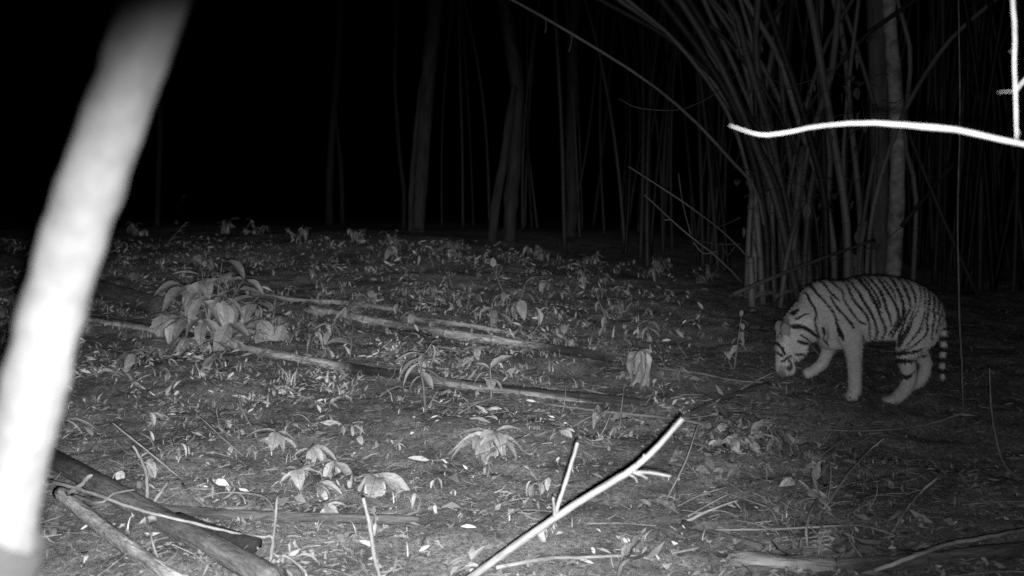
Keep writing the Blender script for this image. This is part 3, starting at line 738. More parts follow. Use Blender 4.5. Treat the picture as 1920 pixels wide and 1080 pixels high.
LV = {
 'ovate': leaf_mesh('leaf', .21, .14, .3, peak=.42), 'ovate_b': leaf_mesh('leaf', .19, .22, .55, twist=.4), 'broad': leaf_mesh('leaf', .265, .12, .35, wave=.18, peak=.5),
 'broad_b': leaf_mesh('leaf', .25, .18, .6, wave=.2, twist=-.3), 'lance': leaf_mesh('leaf', .12, .2, .35, tip=1.2), 'lance_b': leaf_mesh('leaf', .13, .25, .8, tip=1.2, twist=.4),
 'droop': leaf_mesh('leaf', .17, .15, .9), 'blade': leaf_mesh('leaf', .05, .3, .5, peak=.35, tip=1.1), 'blade_b': leaf_mesh('leaf', .045, .3, 1.0, peak=.35),
 'dry': leaf_mesh('leaf', .28, .45, .3, 'leaf_dry', wave=.35, twist=.6), 'dry_b': leaf_mesh('leaf', .22, .7, -.4, 'leaf_dry', wave=.3, twist=-.8), 'dry_c': leaf_mesh('leaf', .17, .3, .15, 'leaf_dry', wave=.2, twist=.3),
 'dry_long': leaf_mesh('leaf', .13, .5, .3, 'leaf_dry', n=9, wave=.3, twist=1.6), 'dim': leaf_mesh('leaf', .26, .15, .4, 'leaf_dim'), 'dim_l': leaf_mesh('leaf', .11, .2, .6, 'leaf_dim', tip=1.2),
 'pale': leaf_mesh('leaf', .23, .14, .3, 'leaf_pale', peak=.44, wave=.1), 'pale_b': leaf_mesh('leaf', .21, .2, .55, 'leaf_pale', twist=.3), 'pale_l': leaf_mesh('leaf', .15, .2, .4, 'leaf_pale', tip=1.1),
 'wilt': leaf_mesh('leaf', .2, .3, .95, 'leaf_pale', n=9, wave=.25, twist=.25),
 'rag': leaf_mesh('leaf', .3, .5, 1.1, 'leaf_dry', n=9, wave=.5, twist=.4),
}
def put_leaf(root, pos, az, pitch, size, kind, roll=0.):
    """pos relative to root; az: direction in plan; pitch: up angle"""
    o = link('leaf', LV[kind], root)
    R = Matrix.Rotation(az + random.gauss(0, .3), 4, 'Z') @ Matrix.Rotation(-pitch + random.gauss(0, .15), 4, 'Y') @ Matrix.Rotation(roll, 4, 'X')
    o.matrix_local = Matrix.Translation(pos) @ R @ Matrix.Diagonal((size, size * random.uniform(.65, 1.15), size * random.uniform(.7, 1.4), 1))
    return o
def plant(label, base, stems, group=None, m='stick_dim', cat='plant', name='plant', extra=0):
    """base (u, v); stems: list of (list of (du px, dv px up, dy m), radius px, leaves) ; leaves: (t, az, pitch, size px, kind[, roll])"""
    b = G(*base) if not isinstance(base, Vector) else base
    k = px(b.y)
    root = thing(name, b, label, cat, group)
    if m == 'leaf':                               # the plants that catch the flash most: paler, fuller leaves
        sw = {'ovate': 'pale', 'broad': 'pale', 'ovate_b': 'pale_b', 'broad_b': 'pale_b', 'lance': 'pale_l'}
        stems = [(p_, r_, [(l_[0], l_[1], l_[2], l_[3] * 1.12, sw.get(l_[4], l_[4])) + tuple(l_[5:]) for l_ in lv_]
                  + [(random.uniform(.6, 1), random.uniform(-200, 20), random.uniform(-20, 12), random.uniform(.7, 1.0) * max(l_[3] for l_ in lv_), random.choice(['pale', 'pale_l', 'pale_l'])) for _ in range(3)]) for p_, r_, lv_ in stems]
    for pts, r, leaves in stems:
        a = [(0, 0, -.02)] + [(du * k, dy, dv * k) for du, dv, dy in pts] if pts[0] != (0, 0, 0) else [(du * k, dy, dv * k) for du, dv, dy in pts]
        c = catmull(a, 5)
        mb = MB(); tube(mb, c, np.linspace(r * k, r * k * .4, len(c)), 5)
        link('stem', mb.mesh('stem', M[m], True), root)
        for lf in leaves:
            t, az, pit, s, kd = lf[:5]
            i = t * (len(c) - 1); i0 = int(min(i, len(c) - 2)); p = c[i0] + (c[i0 + 1] - c[i0]) * (i - i0)
            put_leaf(root, Vector(p), math.radians(az), math.radians(pit), s * k, kd, math.radians(lf[5]) if len(lf) > 5 else random.uniform(-.3, .3))
    return root
D = -90  # azimuth facing the lens: leaves tilted to it look broad
# big-leaved shrub on the left
rs = random.Random(5)
shrub_stems = []
for du, dv, dy in [(-30, 150, .12), (10, 158, .15), (55, 128, .1), (-62, 112, .1), (-20, 105, -.05), (30, 95, -.1), (85, 92, .05), (-90, 62, -.05), (-45, 62, -.2), (5, 60, -.3), (55, 52, -.3), (105, 55, -.1), (138, 42, -.05), (-25, 28, -.4), (35, 22, -.45)]:
    lv = []
    a0 = rs.uniform(0, 360)
    for q in range(rs.randint(4, 6)):
        lv.append((rs.uniform(.75, 1), a0 + q * 72 + rs.uniform(-20, 20), rs.uniform(-40, 12), rs.uniform(46, 76), rs.choice(['pale', 'pale', 'pale_b', 'pale_l', 'ovate'])))
    shrub_stems.append(([(du * .45, dv * .55, dy * .5), (du, dv, dy)], 2.2, lv))
plant('big-leaved shrub, largest plant behind the longest fallen pole', (400, 648), shrub_stems, cat='shrub', name='shrub')
plant('tall herb with narrow spreading leaves in the back grass', (958, 605), [
  ([(-8, 40, 0), (-22, 75, 0), (-33, 104, 0)], 2.2, [(1, -90, 70, 26, 'ovate'), (.95, 170, 20, 30, 'lance'), (.95, 0, 0, 32, 'lance'), (.75, 190, 5, 28, 'lance'), (.7, -10, 0, 30, 'ovate'), (.5, -60, -20, 34, 'ovate'), (.45, 200, -10, 36, 'lance')]),
  ([(12, 30, 0), (22, 55, 0), (26, 72, 0)], 2, [(1, 10, 30, 50, 'lance'), (.9, 0, 10, 42, 'lance'), (.7, -40, -10, 40, 'ovate'), (.5, -90, -40, 44, 'ovate'), (.4, 180, -20, 40, 'lance_b')]),
  ([(-18, 18, -.1), (-30, 28, -.15)], 2, [(1, 200, 0, 40, 'ovate'), (1, -80, -30, 42, 'ovate'), (.6, -30, -20, 40, 'lance')])], cat='herb')
plant('narrow-leaved herb standing before the gap of the longest pole', (797, 768), [
  ([(-2, 40, 0), (-8, 80, 0), (0, 105, 0), (12, 125, 0)], 2.4, [(1, -70, 30, 40, 'lance'), (1, 20, -20, 45, 'lance_b'), (1, -30, -40, 40, 'droop'), (.75, 190, 15, 70, 'lance'), (.7, 180, -15, 78, 'lance'), (.6, -150, -25, 62, 'lance'), (.62, -10, 10, 60, 'lance'), (.5, -20, -15, 62, 'ovate'), (.45, -70, -35, 48, 'ovate'), (.8, -100, -20, 46, 'ovate'), (.4, 185, -10, 60, 'lance_b')]),
  ([(14, 20, -.05), (26, 40, -.1)], 2, [(1, -60, 10, 40, 'ovate'), (1, 100, -5, 36, 'lance')])], cat='herb')
plant('single seedling with an upright spoon-shaped pale leaf', (921, 748), [
  ([(0, 30, 0), (-2, 58, 0)], 2.2, [(1, 10, 48, 46, 'ovate', -60), (1, 178, 40, 34, 'lance', 50), (1, -10, -10, 24, 'lance'), (.95, -140, 50, 28, 'lance')])], m='leaf', cat='seedling')
plant('seedling with two curved leaves above the longest pole', (862, 690), [
  ([(0, 15, 0), (0, 26, 0)], 2, [(1, 175, 45, 52, 'lance', 40), (1, 5, 40, 44, 'lance', -40), (.8, -90, 10, 26, 'ovate')])], cat='seedling')
plant('bushy pale herb in the open soil above the forked stick', (917, 852), [
  ([(6, 22, -.02), (12, 48, -.04)], 2.5, [(1, -120, 10, 50, 'broad'), (1, -60, -10, 46, 'ovate'), (1, 5, 5, 66, 'lance'), (.9, 185, 0, 88, 'lance'), (.8, -140, -25, 60, 'ovate'), (.7, -10, -5, 62, 'lance'), (.6, -30, -15, 50, 'lance'), (.5, -80, -40, 40, 'ovate'), (.9, 175, 15, 84, 'lance')]),
  ([(-8, 20, -.05), (-14, 40, -.08)], 2, [(1, -100, -20, 52, 'broad'), (1, 190, -10, 70, 'lance'), (.7, -60, -35, 44, 'ovate')])], m='leaf', cat='herb')
plant('three broad drooping leaves on one stem near the upright stick', (706, 915), [
  ([(0, 12, 0), (2, 30, -.02)], 2.5, [(1, -155, -25, 60, 'broad'), (1, -92, -55, 66, 'ovate'), (1, -20, -20, 82, 'ovate', 25), (.9, -60, -60, 50, 'ovate'), (1, 20, 0, 70, 'ovate_b')])], m='leaf', cat='seedling')
# patch of seedlings left of it
for (u, v, lab, ls) in [
  (518, 836, 'pale seedling with long pointed leaves, topmost in the patch', [(1, 200, 20, 62, 'lance'), (1, -80, -10, 46, 'ovate'), (1, 10, 0, 40, 'ovate'), (.7, -130, -30, 40, 'lance_b')]),
  (585, 862, 'seedling with small spreading leaves in the middle of the patch', [(1, 190, 5, 42, 'ovate'), (1, -60, -20, 46, 'broad'), (1, -10, 10, 62, 'lance'), (.8, -110, -30, 48, 'ovate'), (.6, 170, 0, 40, 'ovate')]),
  (628, 890, 'seedling with a ragged leaf beside the three drooping leaves', [(1, 0, 5, 60, 'ovate'), (1, -100, -30, 46, 'broad_b'), (1, 180, 0, 50, 'ovate'), (.7, -50, -50, 44, 'droop')]),
  (560, 905, 'low seedling with folded leaves, leftmost at the foot of the patch', [(1, 200, 20, 40, 'ovate'), (1, -70, -10, 52, 'broad'), (.8, 0, 10, 44, 'ovate'), (.7, -130, -40, 46, 'ovate_b')]),
  (612, 968, 'lowest seedling of the patch, with two round leaves', [(1, -100, 35, 48, 'broad'), (1, -60, -25, 56, 'broad'), (.8, 185, 0, 40, 'ovate'), (.8, 10, 15, 44, 'lance')]),
  (598, 930, 'seedling with a bright tilted leaf near the foot of the patch', [(1, -30, 10, 52, 'ovate'), (1, -110, 0, 40, 'broad'), (1, 170, 10, 48, 'lance'), (.6, -70, -40, 40, 'ovate')]),
  (478, 862, 'tiny bright seedling at the edge of the patch', [(1, -100, 20, 26, 'broad'), (1, 0, 10, 24, 'ovate'), (1, 170, -10, 20, 'ovate')])]:
    plant(lab, (u, v), [([(2, 14, 0), (random.uniform(-4, 4), 28, -.02)], 2, ls)], 'seedlings in the patch left of the drooping leaves', 'leaf', 'seedling')
plant('spindly seedling with small leaves up its stem before the tiger', (1376, 692), [
  ([(4, 30, 0), (8, 62, 0), (12, 100, 0)], 1.6, [(1, 80, 50, 18, 'broad'), (.95, -20, 0, 20, 'ovate'), (.85, 190, -10, 20, 'broad'), (.8, 10, -30, 20, 'broad'), (.7, -80, -30, 24, 'broad'), (.65, 180, 0, 22, 'ovate'), (.55, -30, -40, 24, 'broad'), (.5, 200, -30, 22, 'broad'), (.9, -100, -20, 20, 'broad'), (.75, 30, -20, 18, 'broad')]),
  ([(-10, 15, 0), (-14, 34, 0)], 1.5, [(1, -90, 10, 28, 'broad'), (.7, 170, 0, 18, 'ovate')])], cat='seedling')
plant('thin crooked seedling alone on the dark slope', (1133, 622), [
  ([(2, 25, 0), (-8, 52, 0), (-16, 76, 0)], 1.6, [(1, 90, 40, 14, 'broad'), (.75, -120, -50, 22, 'ovate'), (.45, 0, 0, 34, 'ovate'), (.4, -90, -50, 30, 'ovate'), (.35, 180, -10, 34, 'lance'), (.55, 20, -30, 24, 'ovate')])], cat='seedling')
plant('hanging clump of withered broad leaves above the end of the pole', (1205, 722), [
  ([(-6, 40, 0), (-8, 68, -.03)], 3, [(1, -100, -45, 75, 'wilt'), (1, -70, -50, 70, 'wilt'), (1, -150, -30, 60, 'wilt'), (1, -30, -25, 62, 'wilt'), (1, -90, -70, 70, 'wilt'), (1, 200, -20, 48, 'wilt'), (.9, -50, -60, 66, 'wilt'), (1, 10, -15, 50, 'wilt')])], cat='plant')
plant('leafy weed crowded on the slope behind the withered clump', (1215, 640), [
  ([(0, 15, 0), (2, 38, 0)], 1.8, [(1, 60, 30, 26, 'ovate'), (1, -40, -10, 30, 'ovate'), (1, 200, -5, 30, 'broad'), (.8, -100, -30, 32, 'ovate'), (.7, 0, -20, 30, 'ovate'), (.6, 180, -20, 34, 'lance'), (.5, -60, -40, 30, 'broad')])], cat='weed')
plant('cup-shaped pale sprout near the blurred pole', (317, 708), [([(0, 5, 0), (0, 10, 0)], 2, [(1, -150, 45, 28, 'broad'), (1, -40, 40, 28, 'broad'), (1, -90, -25, 20, 'ovate')])], m='leaf', cat='sprout')
plant('sprout with two narrow upright leaves below the cup-shaped one', (248, 724), [([(0, 4, 0), (-1, 8, 0)], 1.5, [(1, 170, 55, 24, 'ovate'), (1, -10, 45, 26, 'ovate')])], m='leaf', cat='sprout')
plant('round-leaved weed at the upper end of the shorter pale pole', (655, 580), [
  ([(0, 10, 0), (4, 22, 0)], 1.8, [(1, 0, 20, 34, 'broad'), (1, -100, 0, 32, 'broad'), (.9, 180, 10, 34, 'broad'), (.7, -50, -20, 34, 'broad'), (.6, -140, -20, 32, 'broad')]),
  ([(25, 8, 0), (36, 22, 0)], 1.8, [(1, 10, 10, 32, 'broad'), (1, -80, 0, 34, 'broad'), (.8, 190, 0, 30, 'ovate')])], cat='weed')
plant('star-shaped seedling at the foot of the forked stick', (884, 1062), [
  ([(0, 6, 0), (0, 12, 0)], 2, [(1, 180, 10, 48, 'lance'), (1, 20, 45, 42, 'lance'), (1, 150, 40, 40, 'lance'), (1, 100, 60, 34, 'lance'), (1, 200, -10, 44, 'lance')])], m='leaf', cat='seedling')
plant('pale broad leaf pair at the very bottom edge', (845, 1098), [([(0, 8, 0), (0, 16, 0)], 2.5, [(1, 165, 10, 68, 'broad'), (1, 15, 15, 62, 'broad'), (1, 60, 25, 50, 'ovate')])], m='leaf', cat='seedling')
plant('grass-leaved weed arching between the two fallen poles', (610, 668), [
  ([(0, 10, 0), (0, 20, 0)], 2, [(1, 160, 35, 62, 'lance_b'), (1, 20, 30, 78, 'lance_b'), (1, 5, 20, 66, 'lance'), (1, 195, 10, 52, 'lance'), (1, -60, 20, 50, 'blade_b'), (.8, -30, -20, 56, 'lance_b'), (1, 80, 60, 46, 'lance'), (.7, -120, -20, 44, 'lance')])], cat='weed')
plant('dim round-leaved shrub at the far edge of the grass', (845, 485), [
  ([(0, 12, 0), (2, 24, 0)], 1.5, [(1, 0, 0, 22, 'broad'), (1, 180, 5, 22, 'broad'), (.8, -90, -20, 24, 'broad'), (.7, -40, -30, 20, 'ovate')])], cat='weed')
plant('dim weed with drooping leaves before the double-stemmed trunk', (735, 488), [
  ([(0, 12, 0), (-8, 26, 0)], 1.5, [(1, 170, 0, 24, 'ovate'), (1, -30, 0, 26, 'broad'), (.8, -90, -20, 26, 'broad'), (.6, 0, -20, 26, 'ovate'), (.5, 190, -20, 24, 'broad')])], cat='weed')
plant('feathery pale leaf spray at the back of the grassy band', (598, 512), [
  ([(6, 10, 0), (20, 24, 0), (36, 38, 0)], 1.2, [(t, a, p, 20, 'lance') for t, a, p in [(.3, 20, 40), (.45, 10, 20), (.6, 30, 40), (.7, 5, 15), (.85, 25, 40), (1, 20, 35)]])], cat='weed')
plant('feathery dim leaf spray above the big-leaved shrub', (310, 462), [
  ([(8, 10, 0), (22, 26, 0), (36, 40, 0)], 1.2, [(t, a, p, 20, 'lance') for t, a, p in [(.3, 20, 40), (.45, 10, 20), (.6, 30, 40), (.7, 5, 15), (.85, 25, 40), (1, 20, 35)]])], cat='weed')
plant('long-leaved weed at the picture edge behind the blurred pole', (20, 590), [
  ([(0, 20, 0), (4, 40, 0)], 2, [(1, 0, 20, 60, 'lance_b'), (1, 180, 20, 60, 'lance_b'), (1, -60, 0, 60, 'lance_b'), (1, -120, 0, 62, 'lance_b'), (1, -90, -20, 60, 'lance')])], cat='weed')
plant('arching strap-leaved tuft beside the edge of the blurred pole', (120, 800), [
  ([(0, 5, 0), (0, 10, 0)], 2.5, [(1, 10, 45, 95, 'blade_b'), (1, 20, 40, 80, 'blade_b'), (1, -10, 25, 80, 'blade_b'), (1, 40, 40, 70, 'blade'), (1, -30, 15, 74, 'blade_b')])], cat='weed')
plant('long thin blade weed bent over left of the litter mound', (1095, 868), [
  ([(0, 4, 0), (0, 8, 0)], 2, [(1, 8, 38, 72, 'blade_b'), (1, 170, 20, 28, 'lance'), (1, 30, 10, 36, 'blade')])], cat='weed')
# small fern beside the weathered log
b = G(1535, 1040)
fern = thing('fern', b, 'small fern frond standing beside the weathered pale log', 'fern')
k = px(b.y); mb = MB(); fc = catmull([(0, 0, 0), (4 * k, 0, 28 * k), (10 * k, -.02, 52 * k)], 6); tube(mb, fc, np.linspace(.004, .0015, len(fc)), 4)
link('stem', mb.mesh('stem', M['leaf'], True), fern)
for i in range(1, len(fc)):
    for s in (0, 180):
        put_leaf(fern, Vector(fc[i]), math.radians(s), math.radians(20), (30 - i * 1.4) * k, 'lance', math.radians(-60 if s == 0 else 60))

for i in range(90):
    p_ = P(*C(random.uniform(540, 1060), random.uniform(120, 980)), 9.9 + random.uniform(-.2, .5)) - CLUMP[1]
    put_leaf(CLUMP[0], p_, random.uniform(0, 6.28), random.uniform(-1.2, .2), random.uniform(.08, .2), random.choice(['dim_l', 'dim_l', 'dim']))
for i in range(46):
    q = G(random.uniform(1385, 1620), random.uniform(556, 590))
    put_leaf(CLUMP[0], q + Vector((0, 0, .02)) - CLUMP[1], random.uniform(0, 6.28), random.uniform(-.2, .9), random.uniform(.12, .3), random.choice(['dry_long', 'dim', 'dim_l']))
# ragged bushes along the far edge of the weeds
for u_, v_, lab in [(150, 440, 'behind the blurred pole'), (250, 432, 'left of the broken stub'), (430, 428, 'above the big-leaved shrub'), (480, 430, 'right above the big-leaved shrub'), (560, 440, 'below the darkest gap'), (660, 442, 'left of the thin crooked sapling'), (740, 450, 'at the foot of the thin crooked sapling'), (850, 462, 'right of the double-stemmed trunk'), (1010, 476, 'at the foot of the bent trunk'), (1110, 486, 'right of the dim straight trunk'), (1240, 500, 'left of the big bamboo clump'), (1320, 520, 'close to the big bamboo clump')]:
    st = []
    for q in range(random.randint(4, 6)):
        du, dv = random.uniform(-26, 26), random.uniform(10, 30)
        st.append(([(du * .4, dv * .5, 0), (du, dv, random.uniform(-.1, .1))], 1, [(random.uniform(.5, 1), random.uniform(0, 360), random.uniform(-40, 30), random.uniform(10, 20), random.choice(['ovate', 'lance', 'dim', 'droop'])) for _ in range(6)]))
    plant('ragged dim bush at the far edge, ' + lab, (u_, v_ + 10), st, 'bushes along the far edge', cat='bush', name='bush')
# scattered seedlings (nothing tells these apart)
def seedling(x, y, size, kinds, label, group, n=None, cat='seedling'):
    b = Vector((x, y, gz(x, y))); hgt = size * random.uniform(.5, 1.1)
    pick = random.choice([['lance', 'lance_b'], ['broad', 'ovate'], kinds])
    if 'dim' not in kinds[0]: kinds = pick
    desc = 'narrow-leaved' if kinds[0].startswith('lance') or kinds[0] == 'dim_l' else 'round-leaved' if kinds[0] == 'broad' else 'mixed-leaved'
    label = '%s %s %s %s' % ('tiny' if size < .055 else 'small' if size < .1 else 'taller', desc, label, where(x, y))
    root = thing('seedling', b, label, cat, group)
    c = catmull([(0, 0, -.01), (random.uniform(-.2, .2) * hgt, random.uniform(-.2, .2) * hgt, hgt * .6), (random.uniform(-.4, .4) * hgt, random.uniform(-.4, .2) * hgt, hgt)], 4)
    mb = MB(); tube(mb, c, np.linspace(.004, .0018, len(c)), 4); link('stem', mb.mesh('stem', M['stick_dim'], True), root)
    for i in range(n or random.randint(3, 7)):
        q = c[random.randint(len(c) // 2, len(c) - 1)]
        put_leaf(root, Vector(q), random.uniform(0, 6.28), random.uniform(-.6, .6), size * random.uniform(.5, 1.0), random.choice(kinds), random.uniform(-.4, .4))
pl = ['ovate', 'ovate_b', 'broad', 'lance', 'lance_b', 'droop']
def free(x, y):
    return not (1.2 < x < 3.4 and 6.1 < y < 7.7)
i = 0
while i < 200:                                   # back band of weeds
    y = random.uniform(6.3, 11.5); x = random.uniform(-.5 * y, .12 * y + random.choice([0, .4]))
    if not free(x, y): continue
    seedling(x, y, random.choice([.05, .06, .08, .1, .12, .15, .19]), pl, 'weed', 'small weeds and sprouts'); i += 1
for i in range(105):                            # sparse sprouts on the near soil
    y = random.uniform(3.6, 6.2); x = random.uniform(-.46 * y, .05 * y)
    seedling(x, y, random.choice([.03, .04, .05, .06, .07, .09, .11]), pl, 'sprout', 'small weeds and sprouts', random.randint(2, 4), 'sprout')
for i in range(26):
    y = random.uniform(5.6, 8.5); x = random.uniform(.06, .24) * y
    if free(x, y): seedling(x, y, random.uniform(.04, .09), pl + ['dim'], 'weed', 'small weeds and sprouts')
for i in range(16):
    y = random.uniform(3.8, 5.4); x = random.uniform(.3, .5) * y
    seedling(x, y, random.uniform(.03, .07), ['dim', 'dim_l'], 'weed', 'small weeds and sprouts', None, 'weed')

# fallen leaves one can pick apart
def fallen(label, u, v, s, kind, az=None, lift=.01, pitch=.1, group='pale fallen leaves'):
    p = G(u, v); o = link('fallen_leaf', LV[kind]); tag(o, label, 'leaf', group)
    R = Matrix.Rotation(random.uniform(0, 6.28) if az is None else math.radians(az), 4, 'Z') @ Matrix.Rotation(-pitch, 4, 'Y') @ Matrix.Rotation(random.uniform(-.5, .5), 4, 'X')
    o.matrix_world = Matrix.Translation(p + Vector((0, 0, lift))) @ R @ Matrix.Scale(s * px(p.y), 4)
fallen('large curled dry leaf standing up left of the weathered log', 1275, 985, 78, 'dry_long', 150, .03, .7)
fallen('curled leaf tip beside the large curled dry leaf', 1222, 962, 30, 'dry_b', 200, .02, .3)
fallen('long flat dry leaf lying right of the curled dry leaf', 1290, 1003, 90, 'dry_c', -5, .02, .05)
fallen('round pale disc-like leaf on top of the weathered log', 1378, 1045, 30, 'broad', 60, .05, .5)
fallen('crumpled pale leaf on the crest of the litter mound', 1130, 800, 44, 'rag', -100, .08, .6)
fallen('second crumpled leaf pressed against the mound crest leaf', 1150, 806, 40, 'dry', 20, .04, .5)
fallen('pale oval leaf flat on the soil left of the crumpled leaves', 1065, 806, 32, 'ovate', 190, .01, .1)
fallen('oval leaf flat on bare soil right of the forked side twig', 1110, 886, 42, 'dim', 0, .01, .1)
fallen('pale leaf lying beside the muzzle of the tiger', 1488, 742, 30, 'dry_c', 110, .03, .4)
fallen('pale leaf near the lower end of the upright stick', 770, 1020, 46, 'dry_c', 190, .02, .2)
fallen('second pale leaf stacked under the one by the upright stick', 778, 1000, 40, 'dry_c', 170, .02, .2)
fallen('curled leaf in the bottom soil between stick and twig root', 790, 1030, 24, 'dry_b', 60, .01, .3)
fallen('curled bright leaf at the bottom, left of the small slanting twig', 1165, 1062, 60, 'dry_b', 30, .02, .3)
fallen('round leaf in the bottom soil under the crooked root', 1250, 1078, 36, 'broad', 80, .02, .4)
for i in range(120):
    y = random.uniform(3.4, 7.2); x = random.uniform(-.5, .5) * y
    if not free(x, y): continue
    kd = random.choice(['dry', 'dry_b', 'dry_c', 'dry_c', 'dim'])
    o = link('fallen_leaf', LV[kd])
    tag(o, {'dry': 'crumpled pale', 'dry_b': 'upcurled pale', 'dry_c': 'flat pale', 'dim': 'dull grey'}[kd] + ' fallen leaf ' + where(x, y), 'leaf', 'loose dry leaves on the soil')
    R = Matrix.Rotation(random.uniform(0, 6.28), 4, 'Z') @ Matrix.Rotation(random.uniform(-.3, .2), 4, 'Y') @ Matrix.Rotation(random.uniform(-.5, .5), 4, 'X')
    o.matrix_world = Matrix.Translation((x, y, gz(x, y) + .008)) @ R @ Matrix.Scale(random.uniform(.025, .075), 4)
# litter mound right of the forked stick
mc = G(1412, 850)
for i in range(150):
    x = mc.x + random.gauss(0, .2); y = mc.y + random.gauss(-.05, .3)
    h = .15 * math.exp(-(((x - mc.x) / .25) ** 2 + ((y - mc.y) / .35) ** 2))
    kd = random.choice(['dry', 'dry_b', 'dry_c', 'dry_long', 'rag', 'ovate', 'ovate', 'broad'])
    o = link('mound_leaf', LV[kd])
    tag(o, {'dry': 'crumpled', 'dry_b': 'upcurled', 'dry_c': 'flat', 'dry_long': 'long twisted', 'rag': 'ragged', 'ovate': 'smooth oval', 'broad': 'broad pale'}[kd] + ' leaf ' + ('on the crest' if h > .05 else 'on the near foot' if y < mc.y else 'on the far side') + ' of the litter mound', 'leaf', 'dry leaves of the litter mound')
    R = Matrix.Rotation(random.uniform(0, 6.28), 4, 'Z') @ Matrix.Rotation(random.uniform(-.8, .5), 4, 'Y') @ Matrix.Rotation(random.uniform(-.9, .9), 4, 'X')
    o.matrix_world = Matrix.Translation((x, y, gz(x, y) + .01 + h * random.uniform(.3, 1))) @ R @ Matrix.Scale(random.uniform(.05, .13), 4)

# ------------------------------------------------------------------ uncountable litter, chips and grass
def gauss_field(x, y, s=1.0, ph=0.):
    return .5 + .5 * np.sin(2.1 * s * x + 1.3 * np.sin(1.1 * s * y + ph) + ph) * np.sin(1.8 * s * y + 1.2 * np.sin(1.5 * s * x + ph))
def dens(x, y):
    """how much litter: rich on the left and at the back, thin on the trampled soil in front of the forked stick"""
    d = .18 + .82 * (gauss_field(x, y, 1.7, .4) * .5 + .5 * gauss_field(x, y, 4.3, 2.2)) ** 1.6
    bare = np.exp(-(((x - .55) / .55) ** 2 + ((y - 4.2) / .75) ** 2))
    bare2 = np.exp(-(((x + .2) / .5) ** 2 + ((y - 3.7) / .4) ** 2)) * .6
    return np.clip(d * (1 - .85 * bare) * (1 - bare2), 0, 1)
def scatter(n, ymin, ymax, xl, xr, power=1.0):
    out = []
    while len(out) < n:
        u = rng.uniform(0, 1); y = ymin + (ymax - ymin) * u ** power
        x = rng.uniform(xl, xr) * y
        if rng.uniform() < dens(x, y): out.append((x, y))
    return np.array(out)
def build_stuff(name, V, F, tone, m, label):
    me = bpy.data.meshes.new(name)
    me.from_pydata(V, [], F)
    at = me.color_attributes.new('tone', 'FLOAT_COLOR', 'POINT')
    arr = np.ones((len(V), 4), np.float32); arr[:, :3] = np.asarray(tone, np.float32)[:, None]; at.data.foreach_set('color', arr.ravel())
    me.polygons.foreach_set('use_smooth', [True] * len(me.polygons)); me.materials.append(M[m]); me.update()
    return tag(link(name, me), label, None, None, 'stuff')
V = []; F = []; Tn = []
pts = scatter(30000, 3.1, 10, -.6, .6, 1.5)
zs = gsurf(pts[:, 0], pts[:, 1])
for (x, y), z in zip(pts, zs):
    L = min(.05, .0075 * math.exp(rng.normal(0, .65))); Wd = L * rng.uniform(.18, .5); a = rng.uniform(0, 6.28); ti = rng.normal(0, .35); ro = rng.normal(0, .5)
    ca, sa = math.cos(a), math.sin(a); o = len(V); zc = z + .006 + rng.uniform(0, .012); cu = rng.uniform(-.3, .5) * L
    for t, wv in ((-1, .15), (0, 1), (1, .1)):
        for s in (-1, 1):
            lx, ly = t * L, s * wv * Wd; lz = t * L * math.sin(ti) + s * Wd * math.sin(ro) * wv - cu * t * t
            V.append((x + lx * ca - ly * sa, y + lx * sa + ly * ca, zc + lz))
    F += [(o, o + 1, o + 3, o + 2), (o + 2, o + 3, o + 5, o + 4)]
    tn = .35 + .75 * rng.uniform() ** 2.2 + (0.5 if rng.uniform() < .05 else 0); Tn += [tn] * 6
pts = scatter(2600, 3.1, 9.5, -.6, .6, 1.3); zs = gsurf(pts[:, 0], pts[:, 1])
for (x, y), z in zip(pts, zs):
    L = rng.uniform(.025, .075); Wd = rng.uniform(.002, .006); a = rng.uniform(0, 6.28); ti = rng.normal(.05, .2); ro = rng.normal(0, .6); cu = rng.uniform(-.25, .45) * L; sw = rng.normal(0, .25) * L
    ca, sa = math.cos(a), math.sin(a); o = len(V)
    for t, wv in ((-1, .1), (-.4, .9), (.3, 1), (1, .06)):
        for s in (-1, 1):
            lx, ly = t * L, s * wv * Wd + sw * t * t; lz = t * L * math.sin(ti) + s * Wd * math.sin(ro) * wv - cu * t * t
            V.append((x + lx * ca - ly * sa, y + lx * sa + ly * ca, z + .014 + max(0, cu) * .6 + lz))
    F += [(o, o + 1, o + 3, o + 2), (o + 2, o + 3, o + 5, o + 4), (o + 4, o + 5, o + 7, o + 6)]
    Tn += [.3 + .8 * rng.uniform() ** 1.8] * 8
build_stuff('leaf_litter', V, F, Tn, 'litter', 'fine broken leaf litter strewn over the dark soil')
V = []; F = []; Tn = []
pts = scatter(11000, 3.1, 9, -.6, .6, 1.3); zs = gsurf(pts[:, 0], pts[:, 1])
for (x, y), z in zip(pts, zs):
    L = .03 * math.exp(rng.normal(0, .6)); r = rng.uniform(.0007, .002); a = rng.uniform(0, 6.28); ti = abs(rng.normal(0, .22))
    dx, dy, dz = math.cos(a) * math.cos(ti) * L, math.sin(a) * math.cos(ti) * L, math.sin(ti) * L; o = len(V); z0 = z + .006
    bend = rng.normal(0, .12) * L
    for t in (0, .5, 1):
        cx, cy, cz = x + dx * t - math.sin(a) * bend * (t * (1 - t)) * 4, y + dy * t + math.cos(a) * bend * (t * (1 - t)) * 4, z0 + dz * t
        for kk in range(3):
            an = kk * 2.094; V.append((cx - math.sin(a) * r * math.cos(an), cy + math.cos(a) * r * math.cos(an), cz + r * math.sin(an)))
    for sgm in (0, 3):
        F += [(o + sgm + kk, o + sgm + (kk + 1) % 3, o + sgm + 3 + (kk + 1) % 3, o + sgm + 3 + kk) for kk in range(3)]
    Tn += [.4 + .9 * rng.uniform() ** 2] * 9
